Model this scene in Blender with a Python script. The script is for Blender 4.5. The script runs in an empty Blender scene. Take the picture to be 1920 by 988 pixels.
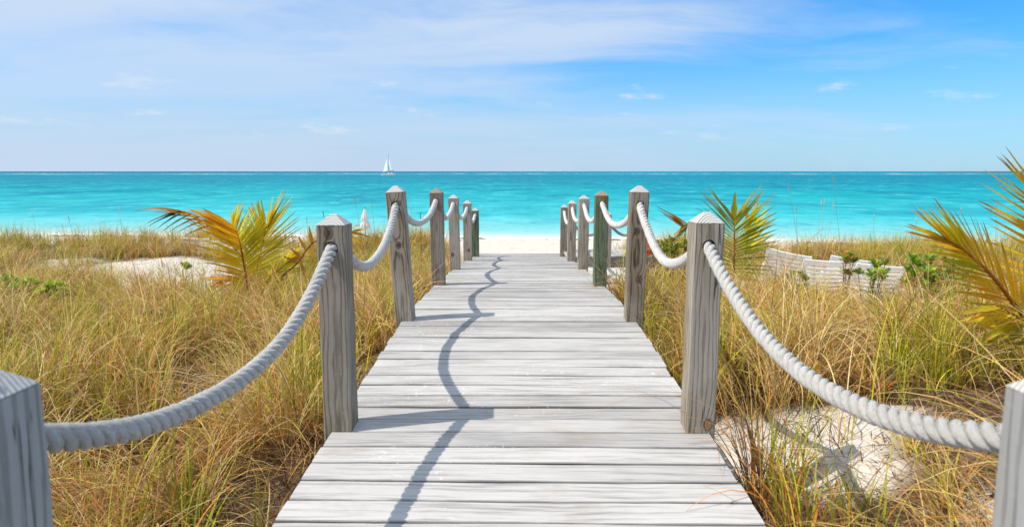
import bpy, bmesh, math, random
import numpy as np
from mathutils import Vector, Matrix, Quaternion

random.seed(7)
rng = np.random.default_rng(11)
C = bpy.context.scene
COL = C.collection
R = math.radians

# ------------------------------------------------------------------ camera, sky, sun, exposure
CAM_Z = 4.5                      # eye height above the sea (sea level is z = 0)
F = 1280.0
PITCH = math.atan(172.5 / F)
YAW = math.atan(14.0 / F)
cam_d = bpy.data.cameras.new('camera')
cam = bpy.data.objects.new('camera', cam_d)
COL.objects.link(cam)
cam.location = (0, 0, CAM_Z)
cam.rotation_euler = (R(90) - PITCH, 0, YAW)
cam_d.sensor_width = 36.0
cam_d.lens = 24.0
cam_d.clip_start = 0.05
cam_d.clip_end = 90000
cam_d.dof.use_dof = True
cam_d.dof.focus_distance = 4.5
cam_d.dof.aperture_fstop = 4.5
C.camera = cam

SUN_DIR = Vector((-0.57, -0.15, 0.83)).normalized()      # towards the sun
SUN_EL = math.asin(SUN_DIR.z)
SUN_ROT = math.atan2(SUN_DIR.x, SUN_DIR.y)
sl = bpy.data.lights.new('sun', 'SUN')
sl.energy = 4.0
sl.angle = R(0.55)
sl.color = (1.0, 0.94, 0.84)
so = bpy.data.objects.new('sun', sl)
COL.objects.link(so)
so.rotation_euler = SUN_DIR.to_track_quat('Z', 'Y').to_euler()

C.view_settings.view_transform = 'Standard'
C.view_settings.look = 'None'
C.view_settings.gamma = 1.0
C.view_settings.exposure = 0.0
C.view_settings.use_curve_mapping = False
C.cycles.use_denoising = True
C.cycles.max_bounces = 6
C.cycles.transparent_max_bounces = 6


class NT:
    """small helper round a node tree"""
    def __init__(self, tree):
        self.t = tree
        self.n = tree.nodes
        self.l = tree.links

    def node(self, kind, **kw):
        nd = self.n.new(kind)
        for k, v in kw.items():
            setattr(nd, k, v)
        return nd

    def link(self, a, b):
        self.l.new(a, b)

    def put(self, sock, v):
        if hasattr(v, 'is_output') or hasattr(v, 'links'):
            self.l.new(v, sock)
        else:
            sock.default_value = v

    def math(self, op, a, b=None, c=None, clamp=False):
        nd = self.node('ShaderNodeMath', operation=op)
        nd.use_clamp = clamp
        self.put(nd.inputs[0], a)
        if b is not None:
            self.put(nd.inputs[1], b)
        if c is not None:
            self.put(nd.inputs[2], c)
        return nd.outputs[0]

    def vmath(self, op, a, b=None):
        nd = self.node('ShaderNodeVectorMath', operation=op)
        self.put(nd.inputs[0], a)
        if b is not None:
            self.put(nd.inputs[1], b)
        return nd.outputs['Value'] if op in ('LENGTH', 'DOT_PRODUCT', 'DISTANCE') else nd.outputs[0]

    def noise(self, vec, scale, detail=3.0, rough=0.5, dist=0.0, color=False):
        nd = self.node('ShaderNodeTexNoise')
        if vec is not None:
            self.link(vec, nd.inputs['Vector'])
        nd.inputs['Scale'].default_value = scale
        nd.inputs['Detail'].default_value = detail
        nd.inputs['Roughness'].default_value = rough
        nd.inputs['Distortion'].default_value = dist
        return nd.outputs['Color' if color else 'Fac']

    def ramp(self, fac, stops, interp='LINEAR'):
        nd = self.node('ShaderNodeValToRGB')
        cr = nd.color_ramp
        cr.interpolation = interp
        while len(cr.elements) < len(stops):
            cr.elements.new(0.5)
        for e, (p, c) in zip(cr.elements, stops):
            e.position = p
            e.color = (c, c, c, 1) if isinstance(c, (int, float)) else (*c, 1)
        self.put(nd.inputs[0], fac)
        return nd.outputs[0]

    def remap(self, v, a, b, c=0.0, d=1.0, smooth=True):
        nd = self.node('ShaderNodeMapRange')
        nd.interpolation_type = 'SMOOTHSTEP' if smooth else 'LINEAR'
        self.put(nd.inputs[0], v)
        for i, x in enumerate((a, b, c, d)):
            self.put(nd.inputs[1 + i], x)
        return nd.outputs[0]

    def mix(self, fac, a, b, mode='MIX'):
        nd = self.node('ShaderNodeMix', data_type='RGBA', blend_type=mode)
        nd.clamp_factor = True
        self.put(nd.inputs[0], fac)
        for i, v in ((6, a), (7, b)):
            if isinstance(v, tuple):
                v = (*v, 1) if len(v) == 3 else v
            self.put(nd.inputs[i], v)
        return nd.outputs[2]

    def mapping(self, vec, scale=(1, 1, 1), loc=(0, 0, 0), rot=(0, 0, 0)):
        nd = self.node('ShaderNodeMapping')
        self.link(vec, nd.inputs[0])
        nd.inputs['Location'].default_value = loc
        nd.inputs['Rotation'].default_value = rot
        nd.inputs['Scale'].default_value = scale
        return nd.outputs[0]

    def bump(self, h, strength=0.3, dist=0.01, normal=None):
        nd = self.node('ShaderNodeBump')
        nd.inputs['Strength'].default_value = strength
        nd.inputs['Distance'].default_value = dist
        self.link(h, nd.inputs['Height'])
        if normal is not None:
            self.link(normal, nd.inputs['Normal'])
        return nd.outputs[0]

    def sep(self, v):
        nd = self.node('ShaderNodeSeparateXYZ')
        self.link(v, nd.inputs[0])
        return nd.outputs

    def comb(self, x, y, z):
        nd = self.node('ShaderNodeCombineXYZ')
        for i, v in enumerate((x, y, z)):
            self.put(nd.inputs[i], v)
        return nd.outputs[0]

    def attr(self, name, kind='GEOMETRY'):
        nd = self.node('ShaderNodeAttribute', attribute_name=name)
        nd.attribute_type = kind
        return nd.outputs


def new_mat(name, rough=0.7, spec=0.3):
    m = bpy.data.materials.new(name)
    m.use_nodes = True
    t = NT(m.node_tree)
    b = m.node_tree.nodes['Principled BSDF']
    b.inputs['Roughness'].default_value = rough
    b.inputs['Specular IOR Level'].default_value = spec
    return m, t, b


# world: Nishita sky under thin cirrus, thicker towards the left, with a few small puffs low down
w = bpy.data.worlds.new('World')
C.world = w
w.use_nodes = True
W_ = NT(w.node_tree)
bg = w.node_tree.nodes['Background']
sky = W_.node('ShaderNodeTexSky', sky_type='NISHITA')
sky.sun_disc = False
sky.sun_elevation = SUN_EL
sky.sun_rotation = SUN_ROT
sky.altitude = 0
sky.air_density = 1.0
sky.dust_density = 0.3
sky.ozone_density = 2.5
tc = W_.node('ShaderNodeTexCoord').outputs['Generated']
sx, sy, sz = W_.sep(tc)
el = W_.math('MAXIMUM', sz, 0.02)
# flat cloud layer overhead: direction projected on a plane
px_ = W_.math('DIVIDE', sx, W_.math('ADD', el, 0.12))
py_ = W_.math('DIVIDE', sy, W_.math('ADD', el, 0.12))
pl = W_.comb(px_, py_, 0.0)
warp = W_.noise(pl, 0.7, 4, 0.5, color=True)
plw = W_.vmath('ADD', pl, W_.vmath('SCALE', W_.vmath('SUBTRACT', warp, (0.5, 0.5, 0.5))))
n1 = W_.noise(W_.mapping(plw, (0.30, 0.75, 1), (4.3, 1.2, 0), (0, 0, R(-14))), 1.6, 8, 0.58, 0.4)
n2 = W_.noise(W_.mapping(pl, (0.14, 0.5, 1), (1.0, 3.0, 0), (0, 0, R(-8))), 1.2, 3, 0.5, 0.3)
side = W_.remap(W_.math('ADD', sx, W_.math('MULTIPLY', sz, 0.45)), -0.15, 0.85, 1.0, -0.25)
cir = W_.math('ADD', W_.math('MULTIPLY', n1, 0.9), W_.math('MULTIPLY', n2, 0.75))
cir = W_.math('ADD', cir, W_.math('MULTIPLY', side, 0.33))
cir = W_.remap(cir, 0.78, 1.22, 0.0, 0.95)
cir = W_.math('MULTIPLY', cir, W_.remap(sz, 0.02, 0.20, 0.45, 1.0))
# little puffs
az = W_.math('ARCTAN2', sx, sy)
pv = W_.comb(W_.math('MULTIPLY', az, 8.5), W_.math('MULTIPLY', sz, 30.0), 0.0)
pn = W_.noise(pv, 1.0, 7, 0.62)
puff = W_.remap(pn, 0.56, 0.74, 0.0, 0.75)
band = W_.math('MULTIPLY', W_.remap(sz, 0.03, 0.06), W_.remap(sz, 0.10, 0.15, 1.0, 0.0))
puff = W_.math('MULTIPLY', puff, band)
skyc = W_.mix(1.0, sky.outputs[0], (0.32, 0.98, 1.50), 'MULTIPLY')
low = W_.math('MULTIPLY', W_.remap(sz, 0.0, 0.19, 1.0, 0.0), W_.remap(sx, -0.3, 0.65, 0.95, 0.60))
skyc = W_.mix(low, skyc, (4.5, 5.6, 7.1))
veil = W_.mix(cir, skyc, (5.1, 6.15, 7.7))
veil = W_.mix(puff, veil, (6.4, 7.0, 7.7))
# bright cloud sheet added overhead, out of view, to lift the fill light in shadows
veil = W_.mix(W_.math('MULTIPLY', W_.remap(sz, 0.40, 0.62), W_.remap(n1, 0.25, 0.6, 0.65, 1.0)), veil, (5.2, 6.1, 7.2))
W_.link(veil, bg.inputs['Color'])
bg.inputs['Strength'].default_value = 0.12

# ------------------------------------------------------------------ helpers
_c, _s = math.cos(PITCH), math.sin(PITCH)


def at(px, py, Y):
    """world point at depth Y (metres ahead of the eye) that the photo shows at pixel px, py"""
    cx, cz = (px - 960) / F, -(py - 494) / F
    y = _c + cz * _s
    z = cz * _c - _s
    X = cx * math.cos(YAW) - y * math.sin(YAW)
    y2 = cx * math.sin(YAW) + y * math.cos(YAW)
    k = Y / y2
    return Vector((X * k, Y, z * k + CAM_Z))


def mesh_obj(name, verts, faces, mats, parent=None, smooth=False, attrs=None, mat_idx=None):
    me = bpy.data.meshes.new(name)
    if isinstance(verts, np.ndarray):
        nv = len(verts)
        nf, k = faces.shape
        me.vertices.add(nv)
        me.vertices.foreach_set('co', verts.astype(np.float32).ravel())
        me.loops.add(nf * k)
        me.loops.foreach_set('vertex_index', faces.astype(np.int32).ravel())
        me.polygons.add(nf)
        me.polygons.foreach_set('loop_start', np.arange(0, nf * k, k, dtype=np.int32))
        if mat_idx is not None:
            me.polygons.foreach_set('material_index', np.asarray(mat_idx, dtype=np.int32))
        me.update(calc_edges=True)
    else:
        me.from_pydata([tuple(v) for v in verts], [], faces)
        if mat_idx is not None:
            me.polygons.foreach_set('material_index', mat_idx)
        me.update()
    for m in (mats if isinstance(mats, (list, tuple)) else [mats]):
        me.materials.append(m)
    if smooth:
        me.polygons.foreach_set('use_smooth', [True] * len(me.polygons))
    for an, (kind, data) in (attrs or {}).items():
        a = me.attributes.new(an, kind, 'POINT')
        key = {'FLOAT': 'value', 'FLOAT_VECTOR': 'vector', 'FLOAT_COLOR': 'color'}[kind]
        a.data.foreach_set(key, np.asarray(data, dtype=np.float32).ravel())
    o = bpy.data.objects.new(name, me)
    COL.objects.link(o)
    if parent is not None:
        o.parent = parent
    return o


def bm_obj(name, bm, mats, parent=None, smooth=False):
    me = bpy.data.meshes.new(name)
    bmesh.ops.recalc_face_normals(bm, faces=bm.faces)
    bm.to_mesh(me)
    bm.free()
    for m in (mats if isinstance(mats, (list, tuple)) else [mats]):
        me.materials.append(m)
    if smooth:
        me.polygons.foreach_set('use_smooth', [True] * len(me.polygons))
    o = bpy.data.objects.new(name, me)
    COL.objects.link(o)
    if parent is not None:
        o.parent = parent
    return o


def tag(o, label=None, cat=None, group=None, kind=None):
    if label:
        o['label'] = label
    if cat:
        o['category'] = cat
    if group:
        o['group'] = group
    if kind:
        o['kind'] = kind
    return o


def empty(name, loc, rz=0.0):
    o = bpy.data.objects.new(name, None)
    COL.objects.link(o)
    o.location = loc
    o.rotation_euler = (0, 0, rz)
    o.empty_display_size = 0.2
    return o


def copy_tree(o, parent=None):
    c = o.copy()
    COL.objects.link(c)
    if parent is not None:
        c.parent = parent
    for ch in list(o.children):
        copy_tree(ch, c)
    return c


def box(bm, a, b, bevel=0.0, mat=None):
    """box between corners a and b, optionally with chamfered edges, optionally transformed by mat"""
    r = bmesh.ops.create_cube(bm, size=1.0)
    vs = r['verts']
    a, b = Vector(a), Vector(b)
    for v in vs:
        v.co = Vector([(a[i] + b[i]) / 2 + v.co[i] * (b[i] - a[i]) for i in range(3)])
    if bevel:
        es = list({e for v in vs for e in v.link_edges})
        rb = bmesh.ops.bevel(bm, geom=es, offset=bevel, segments=1, affect='EDGES', profile=0.5)
        vs = list({v for f in rb['faces'] for v in f.verts} | {v for v in vs if v.is_valid})
    if mat is not None:
        for v in vs:
            v.co = mat @ v.co
    return vs


def tube(bm, pts, rads, seg=8, cap=True):
    rings = []
    pts = [Vector(p) for p in pts]
    up = Vector((0.13, 0.21, 0.97))
    for i, p in enumerate(pts):
        t = (pts[min(i + 1, len(pts) - 1)] - pts[max(i - 1, 0)]).normalized()
        if abs(t.dot(up)) > 0.97:
            up = Vector((0.95, 0.2, 0.1))
        a = t.cross(up).normalized()
        b = t.cross(a)
        r = rads[i] if hasattr(rads, '__len__') else rads
        rings.append([bm.verts.new(p + (a * math.cos(k * 2 * math.pi / seg) + b * math.sin(k * 2 * math.pi / seg)) * r) for k in range(seg)])
    for i in range(len(rings) - 1):
        for k in range(seg):
            bm.faces.new((rings[i][k], rings[i][(k + 1) % seg], rings[i + 1][(k + 1) % seg], rings[i + 1][k]))
    if cap:
        bm.faces.new(rings[0][::-1])
        bm.faces.new(rings[-1])


def smooth01(x, a, b):
    t = np.clip((np.asarray(x, dtype=float) - a) / (b - a), 0, 1)
    return t * t * (3 - 2 * t)


# cheap value noise for ground and planting (numpy)
_tab = np.random.default_rng(5).random((256, 256))


def vnoise(x, y, s=1.0, off=0):
    x = np.asarray(x, dtype=float) * s + 37.7 + off * 13.1
    y = np.asarray(y, dtype=float) * s + 91.3 + off * 7.7
    xi, yi = np.floor(x).astype(int), np.floor(y).astype(int)
    fx, fy = x - xi, y - yi
    fx, fy = fx * fx * (3 - 2 * fx), fy * fy * (3 - 2 * fy)
    g = lambda i, j: _tab[i % 256, j % 256]
    return (g(xi, yi) * (1 - fx) + g(xi + 1, yi) * fx) * (1 - fy) + (g(xi, yi + 1) * (1 - fx) + g(xi + 1, yi + 1) * fx) * fy


def fbm(x, y, s=1.0, off=0):
    return (vnoise(x, y, s, off) + 0.5 * vnoise(x, y, s * 2.1, off + 1) + 0.25 * vnoise(x, y, s * 4.3, off + 2)) / 1.75


# ------------------------------------------------------------------ ground shape
DECK_Y = [-4, 0, 2.0, 2.4, 2.7, 3.9, 4.5, 5.3, 7.0, 9.15, 11.2, 12.8, 16]
DECK_Z = [-1.22, -1.14, -1.109, -1.092, -1.07, -1.01, -0.978, -1.0, -1.084, -1.225, -1.411, -1.53, -1.9]
# softened profile
_yy = np.linspace(-4, 16, 401)
_zz = np.convolve(np.pad(np.interp(_yy, DECK_Y, DECK_Z), 12, mode='edge'), np.ones(25) / 25, mode='valid')


def deck_z(Y):
    return np.interp(Y, _yy, _zz) + CAM_Z


DECK_END = 12.78
GL = ([-40, -5, 0, 3, 6, 9, 12, 15, 18, 20.5, 24, 28, 34, 40, 46.4, 52, 62, 90],
      [-1.7, -1.75, -1.72, -1.64, -1.64, -1.86, -2.02, -2.06, -1.92, -2.25, -3.05, -3.55, -3.82, -4.05, -4.5, -4.95, -5.6, -7.5])
GR = ([-40, -5, 0, 3, 5, 8, 11, 14, 16.5, 19, 22, 26, 34, 40, 46.4, 52, 62, 90],
      [-1.5, -1.3, -1.22, -1.16, -1.34, -1.72, -1.92, -2.04, -2.08, -2.3, -2.9, -3.5, -3.82, -4.05, -4.5, -4.95, -5.6, -7.5])
GC = ([-40, -5, 0, 3, 5, 8, 11, 13, 16, 20, 26, 34, 40, 46.4, 52, 62, 90],
      [-1.6, -1.5, -1.45, -1.42, -1.4, -1.6, -1.85, -2.15, -2.75, -3.25, -3.6, -3.82, -4.05, -4.5, -4.95, -5.6, -7.5])


def shore_y(x):
    x = np.clip(x, -60, 60)
    return 46.4 - 0.10 * x - 0.0014 * x * x


def ground(x, Y, bumps=True):
    x = np.asarray(x, dtype=float)
    Y = np.asarray(Y, dtype=float)
    u = Y - smooth01(Y, 24, 42) * (shore_y(x) - 46.4)
    s = smooth01(x, -0.9, 0.9)
    g = np.interp(u, *GL) * (1 - s) + np.interp(u, *GR) * s
    wid = 1.1 + 0.09 * np.clip(Y - 12, 0, 8)
    c = 1 - smooth01(np.abs(x - 0.35 * smooth01(Y, 12, 16)), wid * 0.8, wid * 1.7)
    g = g * (1 - c) + np.interp(u, *GC) * c
    if bumps:
        near = 1 - smooth01(Y, 22, 32)
        amp = 0.09 + 0.16 * near * smooth01(np.abs(x), 1.5, 5)
        g = g + (fbm(x, Y, 0.45) - 0.5) * amp * 2 * (1 - smooth01(Y, 36, 44)) * (1 - 0.7 * c)
        g = g + (fbm(x, Y, 2.3, 3) - 0.5) * 0.11 * (1 - 0.75 * smooth01(Y, 38, 46))
        g = g + (vnoise(x, Y, 6.0, 5) - 0.5) * 0.035 * (1 - smooth01(Y, 40, 46))
    lim = deck_z(Y) - CAM_Z - 0.14
    under = (1 - smooth01(np.abs(x), 0.8, 1.15)) * (Y < DECK_END)
    g = np.where(under > 0, np.minimum(g, lim * under + g * (1 - under)), g)
    return g + CAM_Z


def gpt(x, Y):
    return Vector((x, Y, float(ground(x, Y))))


BARE = [  # bare sand among the dune grass: x, y, rx, ry
    (1.30, 3.24, 0.54, 0.52), (1.36, 2.78, 0.26, 0.24), (1.72, 2.28, 0.22, 0.20), (1.08, 3.35, 0.22, 0.3),
    (-7.9, 14.8, 2.4, 1.5), (-7.0, 13.2, 1.9, 1.0), (-6.2, 12.2, 1.0, 1.4), (4.9, 9.8, 1.7, 0.7), (-10.2, 13.0, 1.3, 0.5), (-9.7, 11.9, 0.7, 0.35), (-5.6, 14.6, 0.9, 1.5), (-7.4, 13.3, 1.4, 0.35),
    (1.9, 7.8, 0.45, 0.5), (3.9, 10.6, 0.75, 1.4), (5.2, 10.8, 1.0, 1.2), (6.0, 9.6, 0.5, 0.5), (1.5, 10.0, 0.7, 1.6), (-0.1, 14.5, 1.9, 2.5), (1.6, 15.0, 1.5, 2.8),
    (-7.2, 17.4, 1.4, 0.9),
]


def bare(x, y):
    v = np.zeros_like(x)
    wob = (fbm(x, y, 1.6, 4) - 0.5) * 1.1 + (vnoise(x, y, 5.0, 6) - 0.5) * 0.35
    for (cx, cy, rx, ry) in BARE:
        d = np.sqrt(((x - cx) / rx) ** 2 + ((y - cy) / ry) ** 2) + wob
        v = np.maximum(v, 1 - smooth01(d, 0.70, 1.20))
    return v


# ------------------------------------------------------------------ materials of the setting
def mat_sand():
    m, t, b = new_mat('white_sand', 0.95, 0.1)
    p = t.node('ShaderNodeNewGeometry').outputs['Position']
    n = t.noise(p, 1.3, 5, 0.6)
    n2 = t.noise(p, 26.0, 4, 0.65)
    n3 = t.noise(p, 190.0, 2, 0.6)
    col = t.mix(n, (0.645, 0.57, 0.48), (0.75, 0.69, 0.61))
    col = t.mix(t.remap(n2, 0.62, 0.78, 0, 0.45), col, (0.50, 0.40, 0.29))
    col = t.mix(t.remap(n3, 0.66, 0.74, 0, 0.5), col, (0.38, 0.31, 0.24))
    # litter of dry straw crumbs among the dunes
    d = t.noise(t.mapping(p, (1, 1, 1)), 9.0, 5, 0.7)
    y = t.sep(p)[1]
    dune = t.attr('litter')['Fac']
    col = t.mix(t.math('MULTIPLY', t.remap(d, 0.34, 0.56, 0.75, 1.0), dune), col, t.mix(n2, (0.085, 0.048, 0.024), (0.17, 0.10, 0.05)))
    # wet strip at the water's edge
    x, y, z = t.sep(p)
    wet = t.remap(z, 0.03, 0.22, 1.0, 0.0)
    col = t.mix(t.math('MULTIPLY', wet, 0.5), col, (0.62, 0.58, 0.50))
    t.link(col, b.inputs['Base Color'])
    h = t.math('ADD', t.math('MULTIPLY', n2, 1.0), t.math('MULTIPLY', t.noise(p, 5.0, 3, 0.5), 2.0))
    t.link(t.bump(h, 0.6, 0.03), b.inputs['Normal'])
    return m


def mat_sea():
    m, t, b = new_mat('turquoise_sea', 0.20, 0.5)
    b.inputs['IOR'].default_value = 1.33
    b.inputs['Specular IOR Level'].default_value = 0.22
    p = t.node('ShaderNodeNewGeometry').outputs['Position']
    x, y, z = t.sep(p)
    xc = t.math('MINIMUM', t.math('MAXIMUM', x, -60.0), 60.0)
    sh = t.math('SUBTRACT', t.math('SUBTRACT', 46.4, t.math('MULTIPLY', xc, 0.10)), t.math('MULTIPLY', t.math('MULTIPLY', xc, xc), 0.0014))
    wob = t.noise(t.mapping(p, (0.25, 0.25, 1)), 1.0, 4, 0.6)
    d = t.math('SUBTRACT', y, sh)
    d = t.math('ADD', d, t.math('MULTIPLY', t.math('SUBTRACT', wob, 0.5), 2.2))
    d = t.math('MAXIMUM', d, 0.01)
    big = t.noise(t.mapping(p, (0.010, 0.035, 1)), 1.0, 4, 0.6)
    ld = t.math('LOGARITHM', d, 10.0)          # 0 = 1 m off the beach, 3 = 1 km
    ld = t.math('ADD', ld, t.math('MULTIPLY', t.math('SUBTRACT', big, 0.5), 0.42))
    fac = t.math('DIVIDE', ld, 4.0)
    left = t.remap(x, -900, 700, 1.0, 0.0)
    deep = t.mix(left, (0.003, 0.20, 0.33), (0.020, 0.085, 0.23))
    col = t.ramp(fac, [(0.0, (0.58, 0.62, 0.56)), (0.085, (0.42, 0.64, 0.60)), (0.205, (0.25, 0.59, 0.59)), (0.357, (0.055, 0.50, 0.53)),
                       (0.504, (0.010, 0.36, 0.40)), (0.606, (0.008, 0.24, 0.32)), (0.70, (0.012, 0.18, 0.27)), (0.745, (0.012, 0.28, 0.36)), (0.785, (0.02, 0.30, 0.36))])
    col = t.mix(t.remap(fac, 0.785, 0.815), col, deep)
    # streaks of sea grass and ripple shade in the shallows
    st = t.noise(t.mapping(p, (0.045, 0.022, 1)), 1.0, 7, 0.70)
    col = t.mix(t.math('MULTIPLY', t.remap(st, 0.47, 0.60, 0, 0.75), t.remap(fac, 0.28, 0.5)), col, (0.004, 0.17, 0.28))
    st2 = t.noise(t.mapping(p, (0.17, 0.13, 1)), 1.0, 7, 0.70)
    col = t.mix(t.math('MULTIPLY', t.remap(st2, 0.51, 0.62, 0, 0.7), t.remap(fac, 0.15, 0.4)), col, (0.008, 0.29, 0.39))
    col = t.mix(t.math('MULTIPLY', t.remap(st2, 0.47, 0.34, 0, 0.5), t.remap(fac, 0.15, 0.4)), col, (0.16, 0.72, 0.76))
    st3 = t.noise(t.mapping(p, (0.62, 0.42, 1)), 1.0, 6, 0.7)
    col = t.mix(t.math('MULTIPLY', t.remap(st3, 0.52, 0.66, 0, 0.5), t.remap(fac, 0.12, 0.3)), col, (0.010, 0.32, 0.40))
    # surf: a broken foam line on the sand and breakers on the far reef
    fo = t.noise(t.mapping(p, (0.8, 0.8, 1)), 1.0, 6, 0.7)
    foam = t.math('MULTIPLY', t.remap(d, 0.2, 2.8, 1.0, 0.0), t.remap(fo, 0.38, 0.56))
    fo2 = t.noise(t.mapping(p, (0.16, 0.7, 1)), 1.0, 6, 0.72)
    foam2 = t.math('MULTIPLY', t.remap(d, 5, 12, 1.0, 0.0), t.remap(fo2, 0.64, 0.70, 0, 0.7))
    rf = t.noise(t.mapping(p, (0.012, 0.006, 1)), 1.0, 5, 0.75)
    yw = t.math('ADD', y, t.math('MULTIPLY', t.math('ABSOLUTE', x), 0.12))
    reef = t.math('MULTIPLY', t.math('MULTIPLY', t.remap(yw, 1050, 1200), t.remap(yw, 1500, 1700, 1.0, 0.0)), t.remap(rf, 0.56, 0.60))
    wc = t.noise(t.mapping(p, (0.02, 0.05, 1), (31, 7, 0)), 1.0, 6, 0.7)
    caps = t.math('MULTIPLY', t.math('MULTIPLY', t.remap(y, 250, 420), t.remap(y, 900, 1000, 1.0, 0.0)), t.remap(wc, 0.73, 0.745))
    white = t.math('MAXIMUM', t.math('MAXIMUM', foam, foam2), t.math('MAXIMUM', reef, caps))
    col = t.mix(white, col, (0.85, 0.88, 0.86))
    t.link(col, b.inputs['Base Color'])
    b.inputs['Roughness'].default_value = 0.6
    b.inputs['Specular IOR Level'].default_value = 0.0
    w1 = t.noise(t.mapping(p, (0.55, 1.6, 1)), 1.0, 5, 0.6, 0.3)
    w2 = t.noise(t.mapping(p, (0.10, 0.28, 1)), 1.0, 4, 0.6, 0.2)
    w3 = t.noise(t.mapping(p, (0.02, 0.06, 1)), 1.0, 3, 0.6, 0.2)
    h = t.math('ADD', t.math('ADD', t.math('MULTIPLY', w1, 0.12), t.math('MULTIPLY', w2, 0.55)), t.math('MULTIPLY', w3, 1.6))
    nb = t.bump(h, 0.9, 1.0)
    t.link(nb, b.inputs['Normal'])
    gl = t.node('ShaderNodeBsdfGlossy')
    gl.inputs['Roughness'].default_value = 0.22
    t.link(nb, gl.inputs['Normal'])
    mx = t.node('ShaderNodeMixShader')
    mx.inputs[0].default_value = 0.07
    t.link(b.outputs[0], mx.inputs[1])
    t.link(gl.outputs[0], mx.inputs[2])
    t.link(mx.outputs[0], m.node_tree.nodes['Material Output'].inputs['Surface'])
    return m


M_SAND = mat_sand()
M_SEA = mat_sea()


def wood_nodes(t, b, post=True, green=False):
    pass


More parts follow.
